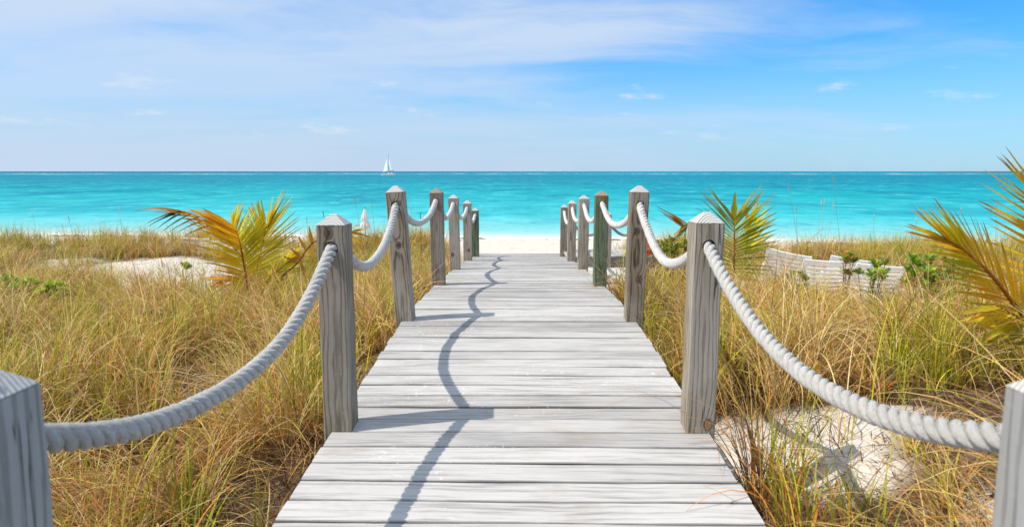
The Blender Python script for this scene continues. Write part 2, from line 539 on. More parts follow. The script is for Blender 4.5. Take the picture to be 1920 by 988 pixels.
def mat_post(name, light, mid, dark, tintlow=None, density=62.0):
    """weathered softwood post: growth rings cut lengthwise, knots where the object says"""
    m, t, b = new_mat(name, 0.85, 0.15)
    oc = t.node('ShaderNodeTexCoord').outputs['Object']
    rnd = t.node('ShaderNodeObjectInfo').outputs['Random']
    x, y, z = t.sep(oc)
    seed = t.math('MULTIPLY', rnd, 37.0)
    pz = t.comb(t.math('ADD', x, seed), y, t.math('MULTIPLY', z, 0.16))
    wv = t.noise(pz, 6.0, 3, 0.5, color=True)
    wx, wy, wz = t.sep(wv)
    ax = t.math('ADD', x, t.math('MULTIPLY', t.math('SUBTRACT', wx, 0.5), 0.085))
    ay = t.math('ADD', t.math('ADD', y, 0.085), t.math('MULTIPLY', t.math('SUBTRACT', wy, 0.5), 0.085))
    r = t.math('SQRT', t.math('ADD', t.math('MULTIPLY', ax, ax), t.math('MULTIPLY', ay, ay)))
    # knots bend the rings around them; position (x, z) on the camera-side face from the object's own properties
    kd = None
    for kn in ('knot_a', 'knot_b'):
        kv = t.attr(kn, 'OBJECT')['Vector']
        kx, ky, kz = t.sep(kv)
        dx = t.math('SUBTRACT', x, kx)
        dz = t.math('MULTIPLY', t.math('SUBTRACT', z, kz), 0.72)
        dy = t.math('MULTIPLY', t.math('SUBTRACT', y, ky), 0.9)
        dd = t.math('SQRT', t.math('ADD', t.math('ADD', t.math('MULTIPLY', dx, dx), t.math('MULTIPLY', dz, dz)), t.math('MULTIPLY', dy, dy)))
        r = t.math('ADD', r, t.math('MULTIPLY', t.math('POWER', 2.718, t.math('MULTIPLY', dd, -34.0)), 0.030))
        kd = dd if kd is None else t.math('MINIMUM', kd, dd)
    r = t.math('ADD', r, t.math('MULTIPLY', t.noise(t.comb(t.math('ADD', x, seed), y, t.math('MULTIPLY', z, 0.25)), 26.0, 2), 0.014))
    ring = t.math('SINE', t.math('MULTIPLY', r, density * 2 * math.pi))
    fine = t.noise(t.comb(t.math('ADD', x, seed), y, t.math('MULTIPLY', z, 0.035)), 190.0, 3, 0.6)
    g = t.math('ADD', t.math('MULTIPLY', ring, 0.5), t.math('MULTIPLY', t.math('SUBTRACT', fine, 0.5), 1.3))
    streak = t.remap(g, 0.02, 0.62)
    blotch = t.noise(t.comb(t.math('ADD', x, seed), y, t.math('MULTIPLY', z, 0.22)), 9.0, 4, 0.6)
    base = t.mix(t.remap(blotch, 0.35, 0.68), light, mid)
    amt = t.math('MULTIPLY', streak, t.remap(blotch, 0.28, 0.72, 0.42, 1.0))
    col = t.mix(amt, base, dark)
    if tintlow is not None:
        ztop = t.attr('shaft_height', 'OBJECT')['Fac']
        low = t.remap(t.math('DIVIDE', z, ztop), 0.1, 0.85, 0.75, 0.0)
        col = t.mix(t.math('MULTIPLY', low, t.remap(t.noise(oc, 6.0, 3), 0.3, 0.7, 0.3, 1.0)), col, tintlow, 'MULTIPLY')
    ck = t.noise(t.comb(t.math('ADD', x, seed), t.math('MULTIPLY', y, 0.8), t.math('MULTIPLY', z, 0.035)), 34.0, 2, 0.5)
    crack = t.math('MULTIPLY', t.remap(t.math('ABSOLUTE', t.math('SUBTRACT', ck, 0.57)), 0.0, 0.014, 1.0, 0.0), t.remap(t.noise(t.comb(t.math('ADD', x, seed), y, z), 4.0, 2), 0.5, 0.6))
    col = t.mix(t.math('MULTIPLY', crack, 0.9), col, (0.035, 0.026, 0.02))
    stn = t.math('MULTIPLY', t.attr('stain', 'OBJECT')['Fac'], t.math('MULTIPLY', t.remap(t.math('ABSOLUTE', x), 0.012, 0.024, 1.0, 0.0), t.remap(t.math('SUBTRACT', t.attr('shaft_height', 'OBJECT')['Fac'], z), 0.07, 0.11, 1.0, 0.0)))
    col = t.mix(stn, col, (0.36, 0.13, 0.035))
    # silvered outer skin, stains
    fl = t.noise(oc, 55.0, 3, 0.6)
    col = t.mix(t.remap(fl, 0.55, 0.8, 0, 0.25), col, (0.55, 0.54, 0.52))
    col = t.mix(t.remap(kd, 0.006, 0.016, 0.85, 0.0), col, t.attr('knot_colour', 'OBJECT')['Color'])
    col = t.mix(t.math('MULTIPLY', t.remap(kd, 0.010, 0.015, 0, 0.75), t.remap(kd, 0.015, 0.024, 1, 0)), col, (0.06, 0.045, 0.03))
    t.link(col, b.inputs['Base Color'])
    h = t.math('ADD', t.math('ADD', t.math('MULTIPLY', streak, -0.7), t.math('MULTIPLY', fine, 0.6)), t.math('MULTIPLY', crack, -1.6))
    t.link(t.bump(h, 0.5, 0.003), b.inputs['Normal'])
    return m


M_POST = mat_post('weathered_post_wood', (0.38, 0.325, 0.265), (0.265, 0.20, 0.135), (0.075, 0.05, 0.03), (0.80, 0.82, 0.66))
M_POST_G = mat_post('grey_post_wood', (0.46, 0.405, 0.335), (0.35, 0.28, 0.20), (0.115, 0.083, 0.054), (0.84, 0.86, 0.74))
M_POST_PALE = mat_post('silvery_post_wood', (0.40, 0.40, 0.39), (0.34, 0.33, 0.31), (0.20, 0.19, 0.175), None, 48.0)
M_POST_B = mat_post('brown_post_wood', (0.34, 0.29, 0.24), (0.25, 0.18, 0.13), (0.085, 0.06, 0.042))
M_POST_GREEN = mat_post('green_stained_post_wood', (0.21, 0.235, 0.15), (0.12, 0.155, 0.085), (0.055, 0.07, 0.04))


def mat_endgrain(name, light, dark):
    m, t, b = new_mat(name, 0.85, 0.15)
    oc = t.node('ShaderNodeTexCoord').outputs['Object']
    x, y, z = t.sep(oc)
    rnd = t.node('ShaderNodeObjectInfo').outputs['Random']
    ax = t.math('ADD', x, t.math('MULTIPLY', t.math('SUBTRACT', rnd, 0.5), 0.06))
    ay = t.math('ADD', y, 0.10)
    wv = t.noise(oc, 18.0, 2, 0.5)
    r = t.math('SQRT', t.math('ADD', t.math('MULTIPLY', ax, ax), t.math('MULTIPLY', ay, ay)))
    r = t.math('ADD', r, t.math('MULTIPLY', wv, 0.012))
    s = t.math('SINE', t.math('MULTIPLY', r, 2 * math.pi * 105))
    n = t.noise(oc, 220.0, 2, 0.6)
    col = t.mix(t.remap(t.math('ADD', s, t.math('MULTIPLY', n, 1.4)), 0.1, 1.9, 0, 0.75), light, dark)
    bl = t.noise(oc, 22.0, 4, 0.6)
    col = t.mix(t.remap(bl, 0.55, 0.75, 0, 0.4), col, (0.30, 0.24, 0.18))
    t.link(col, b.inputs['Base Color'])
    t.link(t.bump(t.math('ADD', s, n), 0.4, 0.002), b.inputs['Normal'])
    return m


M_END = mat_endgrain('post_end_grain', (0.62, 0.60, 0.57), (0.33, 0.30, 0.27))
M_END_BROWN = mat_endgrain('brown_post_end_grain', (0.40, 0.32, 0.22), (0.24, 0.16, 0.10))


def mat_plank():
    m, t, b = new_mat('bleached_deck_boards', 0.88, 0.12)
    p = t.node('ShaderNodeTexCoord').outputs['Object']
    a = t.attr('board')
    col3 = a['Vector']
    tone, seed, edge = t.sep(col3)
    x, y, z = t.sep(p)
    sv = t.math('MULTIPLY', seed, 53.0)
    q = t.comb(t.math('MULTIPLY', x, 0.03), t.math('ADD', y, sv), t.math('ADD', z, sv))
    wob = t.noise(t.comb(t.math('MULTIPLY', x, 0.9), t.math('ADD', y, sv), sv), 2.2, 3, 0.5)
    qw = t.comb(t.math('MULTIPLY', x, 0.04), t.math('ADD', t.math('ADD', y, sv), t.math('MULTIPLY', wob, 0.06)), sv)
    g1 = t.noise(qw, 75.0, 4, 0.65)
    g2 = t.noise(q, 240.0, 3, 0.6)
    cl = t.noise(t.comb(t.math('MULTIPLY', x, 0.5), t.math('ADD', y, sv), sv), 3.2, 4, 0.6)
    base = t.mix(t.remap(tone, 0, 1, 0, 1, False), (0.36, 0.342, 0.325), (0.59, 0.56, 0.53))
    col = t.mix(t.remap(g1, 0.44, 0.68, 0, 0.72), base, (0.22, 0.205, 0.195))
    col = t.mix(t.remap(g2, 0.58, 0.75, 0, 0.45), col, (0.28, 0.26, 0.25))
    col = t.mix(t.remap(cl, 0.30, 0.62, 0.40, 0.0), col, (0.69, 0.66, 0.625))
    brn = t.noise(t.comb(t.math('MULTIPLY', x, 0.7), t.math('ADD', y, sv), 3.1), 4.1, 4, 0.62)
    col = t.mix(t.remap(brn, 0.54, 0.72, 0, 0.5), col, (0.40, 0.325, 0.25))
    gry = t.noise(t.comb(t.math('MULTIPLY', x, 0.35), t.math('ADD', y, sv), 7.7), 3.0, 4, 0.65)
    col = t.mix(t.remap(gry, 0.52, 0.74, 0, 0.45), col, (0.27, 0.265, 0.265))
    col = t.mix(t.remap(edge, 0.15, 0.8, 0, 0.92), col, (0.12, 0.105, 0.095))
    # scattered white splashes and sand
    pat = t.noise(t.mapping(p, (1, 1, 1), (5, 2, 0)), 1.5, 3, 0.6)
    spn = t.noise(t.mapping(p, (1.0, 1.3, 1)), 34.0, 5, 0.72, 0.4)
    sp = t.math('MULTIPLY', t.remap(spn, 0.60, 0.65), t.remap(pat, 0.46, 0.60))
    col = t.mix(t.math('MULTIPLY', sp, 0.8), col, (0.80, 0.78, 0.75))
    # small dark knots
    v2 = t.node('ShaderNodeTexVoronoi', feature='F1')
    v2.inputs['Scale'].default_value = 2.6
    t.link(t.comb(x, t.math('MULTIPLY', t.math('ADD', y, sv), 2.2), 0.0), v2.inputs['Vector'])
    vr2 = t.sep(v2.outputs['Color'])[1]
    col = t.mix(t.math('MULTIPLY', t.remap(v2.outputs['Distance'], 0.018, 0.045, 0.75, 0), t.remap(vr2, 0.70, 0.72)), col, (0.22, 0.15, 0.11))
    t.link(col, b.inputs['Base Color'])
    h = t.math('ADD', t.math('MULTIPLY', g1, -1.0), t.math('MULTIPLY', g2, -0.8))
    t.link(t.bump(h, 0.55, 0.004), b.inputs['Normal'])
    return m


M_PLANK = mat_plank()


def mat_beam():
    m, t, b = new_mat('grey_beam_wood', 0.9, 0.1)
    p = t.node('ShaderNodeTexCoord').outputs['Object']
    n = t.noise(t.mapping(p, (0.6, 0.6, 9)), 6.0, 5, 0.65)
    n2 = t.noise(p, 8.0, 4, 0.6)
    col = t.mix(t.remap(n, 0.4, 0.68), (0.40, 0.385, 0.36), (0.19, 0.17, 0.15))
    col = t.mix(t.remap(n2, 0.55, 0.75, 0, 0.6), col, (0.20, 0.21, 0.20))
    t.link(col, b.inputs['Base Color'])
    t.link(t.bump(n, 0.4, 0.004), b.inputs['Normal'])
    return m


M_BEAM = mat_beam()


def mat_rope(name, c1, c2, dirt):
    m, t, b = new_mat(name, 0.95, 0.08)
    b.inputs['Sheen Weight'].default_value = 0.25
    b.inputs['Sheen Roughness'].default_value = 0.6
    f = t.attr('fibre')['Vector']
    p = t.node('ShaderNodeNewGeometry').outputs['Position']
    n = t.noise(t.mapping(f, (1.0, 0.10, 1)), 9.0, 4, 0.7)
    n2 = t.noise(p, 14.0, 4, 0.6)
    n3 = t.noise(p, 330.0, 2, 0.6)
    col = t.mix(t.remap(n, 0.3, 0.7), c1, c2)
    col = t.mix(t.remap(n2, 0.50, 0.75, 0, 0.55), col, dirt)
    t.link(col, b.inputs['Base Color'])
    t.link(t.bump(t.math('ADD', n, t.math('MULTIPLY', n3, 0.5)), 1.0, 0.006), b.inputs['Normal'])
    return m


M_ROPE = mat_rope('white_twisted_rope', (0.90, 0.87, 0.81), (0.82, 0.77, 0.70), (0.66, 0.57, 0.47))
M_ROPE_L = mat_rope('pale_grey_twisted_rope', (0.87, 0.84, 0.79), (0.74, 0.70, 0.645), (0.58, 0.50, 0.42))
M_ROPE_THIN = mat_rope('grey_thin_rope', (0.42, 0.40, 0.36), (0.30, 0.28, 0.25), (0.30, 0.25, 0.2))


def mat_plain(name, col, rough=0.6, spec=0.3, vary=0.12, scale=6.0, bump=0.0):
    m, t, b = new_mat(name, rough, spec)
    p = t.node('ShaderNodeTexCoord').outputs['Object']
    n = t.noise(p, scale, 4, 0.6)
    c2 = tuple(max(0.0, c * (1 - 2 * vary)) for c in col)
    t.link(t.mix(t.remap(n, 0.3, 0.75), col, c2), b.inputs['Base Color'])
    if bump:
        t.link(t.bump(n, bump, 0.01), b.inputs['Normal'])
    return m


M_WHITE = mat_plain('white_lounger_plastic', (0.87, 0.86, 0.84), 0.45, 0.4, 0.05)
M_CANVAS = mat_plain('cream_canvas', (0.78, 0.74, 0.68), 0.85, 0.15, 0.06, 4.0, 0.2)
M_POLE = mat_plain('wooden_parasol_pole', (0.45, 0.32, 0.2), 0.6, 0.3)
M_RED = mat_plain('red_float_plastic', (0.70, 0.045, 0.022), 0.4, 0.4, 0.12, 9.0)
M_DARK = mat_plain('dark_metal', (0.06, 0.07, 0.08), 0.5, 0.4)
M_RUST = mat_plain('rusty_iron', (0.20, 0.075, 0.03), 0.85, 0.2, 0.25, 60.0, 0.4)
M_HULL = mat_plain('white_boat_hull', (0.80, 0.80, 0.80), 0.35, 0.4, 0.04)
M_SAIL = mat_plain('white_sailcloth', (0.80, 0.82, 0.82), 0.8, 0.15, 0.03)
M_SAIL_PALE = mat_plain('pale_blue_sailcloth', (0.70, 0.78, 0.80), 0.8, 0.15, 0.03)
M_ISLE = mat_plain('far_low_shore', (0.10, 0.12, 0.12), 0.9, 0.1)
M_WEED = mat_plain('dry_seaweed', (0.10, 0.065, 0.035), 0.95, 0.05, 0.2, 30)


def mat_leaf(name, attr='tint', trans=0.45, rough=0.55, vein=False):
    """leaf whose own colour comes with the mesh; lets sunlight through"""
    m, t, b = new_mat(name, rough, 0.25)
    a = t.attr(attr)['Color']
    p = t.node('ShaderNodeNewGeometry').outputs['Position']
    n = t.noise(p, 60.0, 2, 0.6)
    hv = t.node('ShaderNodeHueSaturation')
    t.link(a, hv.inputs['Color'])
    t.link(t.remap(n, 0.2, 0.8, 0.88, 1.18), hv.inputs['Value'])
    t.link(hv.outputs[0], b.inputs['Base Color'])
    tr = t.node('ShaderNodeBsdfTranslucent')
    t.link(hv.outputs[0], tr.inputs['Color'])
    mx = t.node('ShaderNodeMixShader')
    mx.inputs[0].default_value = trans
    t.link(b.outputs[0], mx.inputs[1])
    t.link(tr.outputs[0], mx.inputs[2])
    t.link(mx.outputs[0], m.node_tree.nodes['Material Output'].inputs['Surface'])
    return m


M_GRASS = mat_leaf('dune_grass_blades', 'tint', 0.22, 0.6)
M_FROND = mat_leaf('palm_leaflets', 'tint', 0.45, 0.42)
M_RACHIS = mat_leaf('palm_midrib', 'tint', 0.0, 0.5)
M_SHRUB = mat_leaf('glossy_shrub_leaves', 'tint', 0.30, 0.35)
M_STALK = mat_leaf('dry_stalk', 'tint', 0.15, 0.7)

# ------------------------------------------------------------------ setting: sand sheet and sea
def build_sand():
    ys = np.concatenate([np.arange(-60, -4, 4.0), np.arange(-4, 0.8, 0.3), np.arange(0.8, 8, 0.07), np.arange(8, 22, 0.14), np.arange(22, 56, 0.30), np.arange(56, 92, 3.0)])
    xp = np.concatenate([np.arange(0, 4, 0.07), np.arange(4, 12, 0.14), np.arange(12, 30, 0.35), np.arange(30, 60, 1.2), np.arange(60, 420, 12.0)])
    xs = np.concatenate([-xp[:0:-1], xp])
    X, Y = np.meshgrid(xs, ys)
    Z = ground(X, Y)
    v = np.stack([X.ravel(), Y.ravel(), Z.ravel()], 1)
    nx, ny = len(xs), len(ys)
    i, j = np.meshgrid(np.arange(nx - 1), np.arange(ny - 1))
    a = (j * nx + i).ravel()
    f = np.stack([a, a + 1, a + nx + 1, a + nx], 1)
    lit = (1 - bare(v[:, 0], v[:, 1])) * (1 - smooth01(v[:, 1], 18.5, 20.5))
    lit = np.where((np.abs(v[:, 0] - 0.4) < 1.2 + 0.12 * np.clip(v[:, 1] - 12, 0, 9)) & (v[:, 1] > DECK_END), 0.0, lit)
    o = mesh_obj('sand_ground', v, f, M_SAND, smooth=True, attrs={'litter': ('FLOAT', lit)})
    tag(o, kind='structure')


build_sand()


def build_sea():
    ys = np.array([40, 44, 48, 52, 58, 66, 80, 110, 160, 260, 450, 800, 1500, 3000, 7000, 18000, 45000.0])
    xs = np.array([-60000, -20000, -6000, -2000, -700, -250, -100, -50, -25, 0, 25, 50, 100, 250, 700, 2000, 6000, 20000, 60000.0])
    X, Y = np.meshgrid(xs, ys)
    v = np.stack([X.ravel(), Y.ravel(), np.zeros(X.size)], 1)
    nx, ny = len(xs), len(ys)
    i, j = np.meshgrid(np.arange(nx - 1), np.arange(ny - 1))
    a = (j * nx + i).ravel()
    o = mesh_obj('sea', v, np.stack([a, a + 1, a + nx + 1, a + nx], 1), M_SEA)
    tag(o, kind='structure')


build_sea()


def build_isle():
    # low strip of land far off on the right
    bm = bmesh.new()
    n = 40
    d = 2600.0
    top, bot = [], []
    for k in range(n + 1):
        u = k / n
        x = 1600 + u * 1500
        h = (1.4 + 3.2 * math.sin(math.pi * u) ** 0.5 * (0.5 + float(vnoise(u * 20, 3.3)))) if 0 < k < n else 0.2
        top.append((x, d + 40, h))
        bot.append((x, d, -0.5))
    back = [(x, d + 200, -0.5) for x, _, _ in top]
    tv = [bm.verts.new(p) for p in top]
    bv = [bm.verts.new(p) for p in bot]
    kv = [bm.verts.new(p) for p in back]
    for k in range(n):
        bm.faces.new((bv[k], bv[k + 1], tv[k + 1], tv[k]))
        bm.faces.new((tv[k], tv[k + 1], kv[k + 1], kv[k]))
    tag(bm_obj('distant_land', bm, M_ISLE), kind='structure')


build_isle()

# ------------------------------------------------------------------ boardwalk
def build_boardwalk():
    root = empty('boardwalk', (0, 0, CAM_Z - 1.3))
    tag(root, 'bleached grey plank boardwalk that humps between the rope posts and runs down to the beach', 'boardwalk')
    verts, faces, attr = [], [], []
    pitch, gap = 0.1350, 0.0085
    y = -1.2
    k = 0
    rr = random.Random(3)
    nx = 24
    while y < DECK_END - pitch * 0.5:
        wdt = pitch - gap + rr.uniform(-0.003, 0.003)
        y0, y1 = y, y + wdt
        z0, z1 = float(deck_z(y0)), float(deck_z(y1))
        dz = rr.uniform(-0.0009, 0.0009)
        tl = rr.uniform(-0.003, 0.003)
        xl = -0.78 + rr.uniform(-0.006, 0.006)
        xr = 0.78 + rr.uniform(-0.006, 0.006)
        tone, seed = min(1, max(0, rr.gauss(0.62, 0.36))), rr.random()
        ph = rr.uniform(0, 6)
        prof = [(0.0, -0.034), (0.0, -0.008), (0.004, 0.0), (0.5, 0.002), (0.996, 0.0), (1.0, -0.008), (1.0, -0.034)]
        base = len(verts)
        for i in range(nx + 1):
            u = i / nx
            x = xl + (xr - xl) * u
            ed0 = 0.0016 * math.sin(x * 9 + ph) + rr.uniform(-0.0012, 0.0012)
            ed1 = 0.0016 * math.sin(x * 7 + ph * 2) + rr.uniform(-0.0012, 0.0012)
            for (q, h) in prof:
                yy = y0 + ed0 + (y1 + ed1 - y0 - ed0) * (q if q in (0.0, 1.0, 0.5) else (0.03 if q < 0.5 else 0.97))
                zz = z0 + (z1 - z0) * q + h + dz + tl * (u - 0.5) + 0.003 * math.sin(u * 3 + ph)
                verts.append((x, yy, zz))
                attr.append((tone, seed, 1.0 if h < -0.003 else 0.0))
        m_ = len(prof)
        for i in range(nx):
            for j in range(m_):
                a = base + i * m_ + j
                b_ = base + i * m_ + (j + 1) % m_
                faces.append((a, b_, b_ + m_, a + m_))
        faces.append(tuple(base + j for j in range(m_ - 1, -1, -1)))
        faces.append(tuple(base + nx * m_ + j for j in range(m_)))
        y += pitch
        k += 1
    off = root.location
    v = [(p[0] - off.x, p[1] - off.y, p[2] - off.z) for p in verts]
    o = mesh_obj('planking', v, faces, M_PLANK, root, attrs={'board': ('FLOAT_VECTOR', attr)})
    # two side stringers and a fascia at the sea end
    for x in (-0.60, 0.60):
        bm = bmesh.new()
        ys = np.linspace(-1.2, DECK_END - 0.06, 60)
        prev = None
        for yy in ys:
            z = float(deck_z(yy)) - 0.045 - off.z
            ring = [bm.verts.new((x + a, yy, z + b_)) for a, b_ in ((-0.02, 0), (0.02, 0), (0.02, -0.17), (-0.02, -0.17))]
            if prev:
                for q in range(4):
                    bm.faces.new((prev[q], prev[(q + 1) % 4], ring[(q + 1) % 4], ring[q]))
            else:
                bm.faces.new(ring[::-1])
            prev = ring
        bm.faces.new(prev)
        bm_obj('stringer', bm, M_BEAM, root)
    bm = bmesh.new()
    z = float(deck_z(DECK_END)) - off.z
    box(bm, (-0.74, DECK_END + 0.005, z - 0.24), (0.74, DECK_END + 0.045, z - 0.004), 0.004)
    bm_obj('end_fascia', bm, M_BEAM, root)
    return root


build_boardwalk()

# ------------------------------------------------------------------ posts
PW = 0.118
HOLE_R = 0.0275


def make_post(name, foot, top, label, group, mat, endmat=M_END, knots=((9, 9, 9), (9, 9, 9)), hole=0.125, nail=False, rz=0.0, kcol=(0.07, 0.04, 0.025)):
    """foot, top: world points of the axis; the post has a four-sided pyramid top and a drilled hole for the rope"""
    foot, top = Vector(foot), Vector(top)
    ax = (top - foot)
    H = ax.length
    root = empty(name, foot)
    q = Vector((0, 0, 1)).rotation_difference(ax.normalized())
    root.rotation_mode = 'QUATERNION'
    root.rotation_quaternion = q @ Quaternion((0, 0, 1), rz)
    tag(root, label, 'post', group)
    hw = PW / 2
    ph = 0.044
    hs_ = H - ph
    bm = bmesh.new()
    # shaft as a stack of rings so the long edges can wander a little
    rr = random.Random(name + label)
    nseg = 10
    prev = None
    ch = 0.005
    for i in range(nseg + 1):
        z = hs_ * i / nseg
        w = 0.0018
        crn = []
        for sx_, sy_ in ((-1, -1), (1, -1), (1, 1), (-1, 1)):
            e = hw + rr.uniform(-w, w) * (0 if i in (nseg,) else 1)
            first = (sx_ * e, sy_ * (e - ch)) if sx_ * sy_ > 0 else (sx_ * (e - ch), sy_ * e)
            second = (sx_ * (e - ch), sy_ * e) if sx_ * sy_ > 0 else (sx_ * e, sy_ * (e - ch))
            crn += [first, second]
        ring = [bm.verts.new((x, y, z)) for x, y in crn]
        if prev:
            for k in range(8):
                bm.faces.new((prev[k], prev[(k + 1) % 8], ring[(k + 1) % 8], ring[k]))
        else:
            bm.faces.new(ring[::-1])
        prev = ring
    bm.faces.new(prev)
    sh = bm_obj('shaft', bm, mat, root)
    # drill the rope hole
    hz = H - hole
    bc = bmesh.new()
    bmesh.ops.create_cone(bc, segments=28, radius1=HOLE_R, radius2=HOLE_R, depth=PW * 3, cap_ends=True,
                          matrix=Matrix.Translation((0, 0, hz)) @ Matrix.Rotation(R(90), 4, 'X'))
    cut = bm_obj('cutter', bc, mat)
    md = sh.modifiers.new('drill', 'BOOLEAN')
    cut.parent = root
    md.object = cut
    md.operation = 'DIFFERENCE'
    md.solver = 'EXACT'
    bpy.context.view_layer.update()
    dg = bpy.context.evaluated_depsgraph_get()
    me = bpy.data.meshes.new_from_object(sh.evaluated_get(dg))
    sh.modifiers.clear()
    sh.data = me
    bpy.data.objects.remove(cut, do_unlink=True)
    sh['knot_a'] = knots[0]
    sh['knot_b'] = knots[1]
    sh['shaft_height'] = hs_
    sh['knot_colour'] = kcol
    sh['stain'] = 0.85 if 'orange stain' in label else 0.0
    # pyramid top
    bm = bmesh.new()
    lo = [bm.verts.new((sx_ * hw, sy_ * hw, hs_ + 0.001)) for sx_, sy_ in ((-1, -1), (1, -1), (1, 1), (-1, 1))]
    tp = 0.012
    hi = [bm.verts.new((sx_ * tp + rr.uniform(-.002, .002), sy_ * tp, H - 0.001 + rr.uniform(-.0015, .0015))) for sx_, sy_ in ((-1, -1), (1, -1), (1, 1), (-1, 1))]
    for k in range(4):
        bm.faces.new((lo[k], lo[(k + 1) % 4], hi[(k + 1) % 4], hi[k]))
    bm.faces.new(hi)
    bm.faces.new(lo[::-1])
    bmesh.ops.bevel(bm, geom=list(bm.edges), offset=0.003, segments=2, affect='EDGES', profile=0.6)
    bm_obj('pyramid_top', bm, endmat, root)
    if nail:
        bm = bmesh.new()
        bmesh.ops.create_cone(bm, segments=14, radius1=0.011, radius2=0.009, depth=0.008, cap_ends=True,
                              matrix=Matrix.Translation((0.030, -0.012, hs_ + 0.030)) @ Matrix.Rotation(R(42), 4, 'Y'))
        bm_obj('nail_head', bm, M_RUST, root)
    return root, hz, H


HL, HR = [], []     # rope hole centres in world space


def post_row(side, tops, feet_x, mats, labels, knots, group, holes):
    out = HL if side < 0 else HR
    bpy.context.view_layer.update()
    for n, (tpx, tpy) in enumerate(tops):
        Y = (1.545 + (n - 1) * 0.96) * 1.83 - 0.06
        if n == 0:
            Y = 0.925
            top = Vector((side * 0.775, Y, CAM_Z - 0.270))
        else:
            top = at(tpx, tpy, Y)
        foot = Vector((feet_x[n], Y, float(deck_z(Y)) - 0.62))
        root, hz, H = make_post('wooden_post', foot, top, labels[n], group, mats[n][0], mats[n][1], knots[n], holes[n], nail=(n == 0), kcol=((0.42, 0.17, 0.03) if (n == 1 and side > 0) else (0.13, 0.055, 0.03) if (n == 2 and side > 0) else (0.06, 0.04, 0.03)))
        d = (top - foot).normalized()
        out.append(foot + d * hz)


NK = (9.0, 9.0, 9.0)
hw = -PW / 2
LT = [(0, 0), (626, 401), (741, 348), (818, 353), (850, 365), (876, 376), (891, 390)]
RT = [(0, 0), (1325, 397), (1199, 348), (1128, 358), (1095, 366), (1073, 376), (1058, 384)]
# knots are given as (x, y, z) in the post's own space: z measured up from the buried foot
L_lab = ['blurred grey post at the left edge of the picture with a rusty nail',
         'tall weathered post with dark brown streaks, nearest full post left of the boardwalk',
         'leaning knotty grey post, second full post on the left side of the boardwalk',
         'brown post with a tan top next beyond the leaning knotty post',
         'pale grey-green slim post with one low dark knot, fourth full post on the left',
         'light grey post just in front of the last green post on the left',
         'dark green stained post, last and smallest on the left side']
R_lab = ['blurred blue-grey post cut off by the right edge of the picture',
         'tall pale grey post with an orange knot at its base right of the boardwalk',
         'brown-grey post with a big round knot and a red float peeking out behind it',
         'green painted post with an orange stain under its top on the right side',
         'grey post just beyond the green painted post on the right side',
         'slim grey post second from the sea on the right side',
         'narrow dark grey post nearest the sea on the right side']
L_m = [(M_POST_PALE, M_END), (M_POST, M_END), (M_POST_G, M_END), (M_POST_B, M_END_BROWN), (M_POST_G, M_END), (M_POST_G, M_END), (M_POST_GREEN, M_END)]
R_m = [(M_POST_PALE, M_END), (M_POST_G, M_END), (M_POST, M_END), (M_POST_GREEN, M_END_BROWN), (M_POST_G, M_END), (M_POST_G, M_END), (M_POST_B, M_END)]
L_k = [(NK, NK), ((-0.008, hw, 1.445), NK), ((0.018, hw, 1.40), (0.0, hw, 1.13)), (NK, NK), ((-0.02, hw, 0.80), NK), ((0.02, hw, 0.78), NK), (NK, NK)]
R_k = [(NK, NK), ((0.028, hw, 0.655), NK), ((0.018, hw, 0.905), (-0.01, hw, 1.22)), (NK, NK), (NK, NK), (NK, NK), (NK, NK)]
post_row(-1, LT, [-0.775, -0.752, -0.735, -0.745, -0.755, -0.745, -0.745], L_m, L_lab, L_k, 'posts along the left side of the boardwalk', [0.128, 0.135, 0.130, 0.115, 0.105, 0.11, 0.12])
post_row(1, RT, [0.775, 0.745, 0.755, 0.742, 0.748, 0.748, 0.748], R_m, R_lab, R_k, 'posts along the right side of the boardwalk', [0.125, 0.135, 0.125, 0.115, 0.115, 0.11, 0.115])

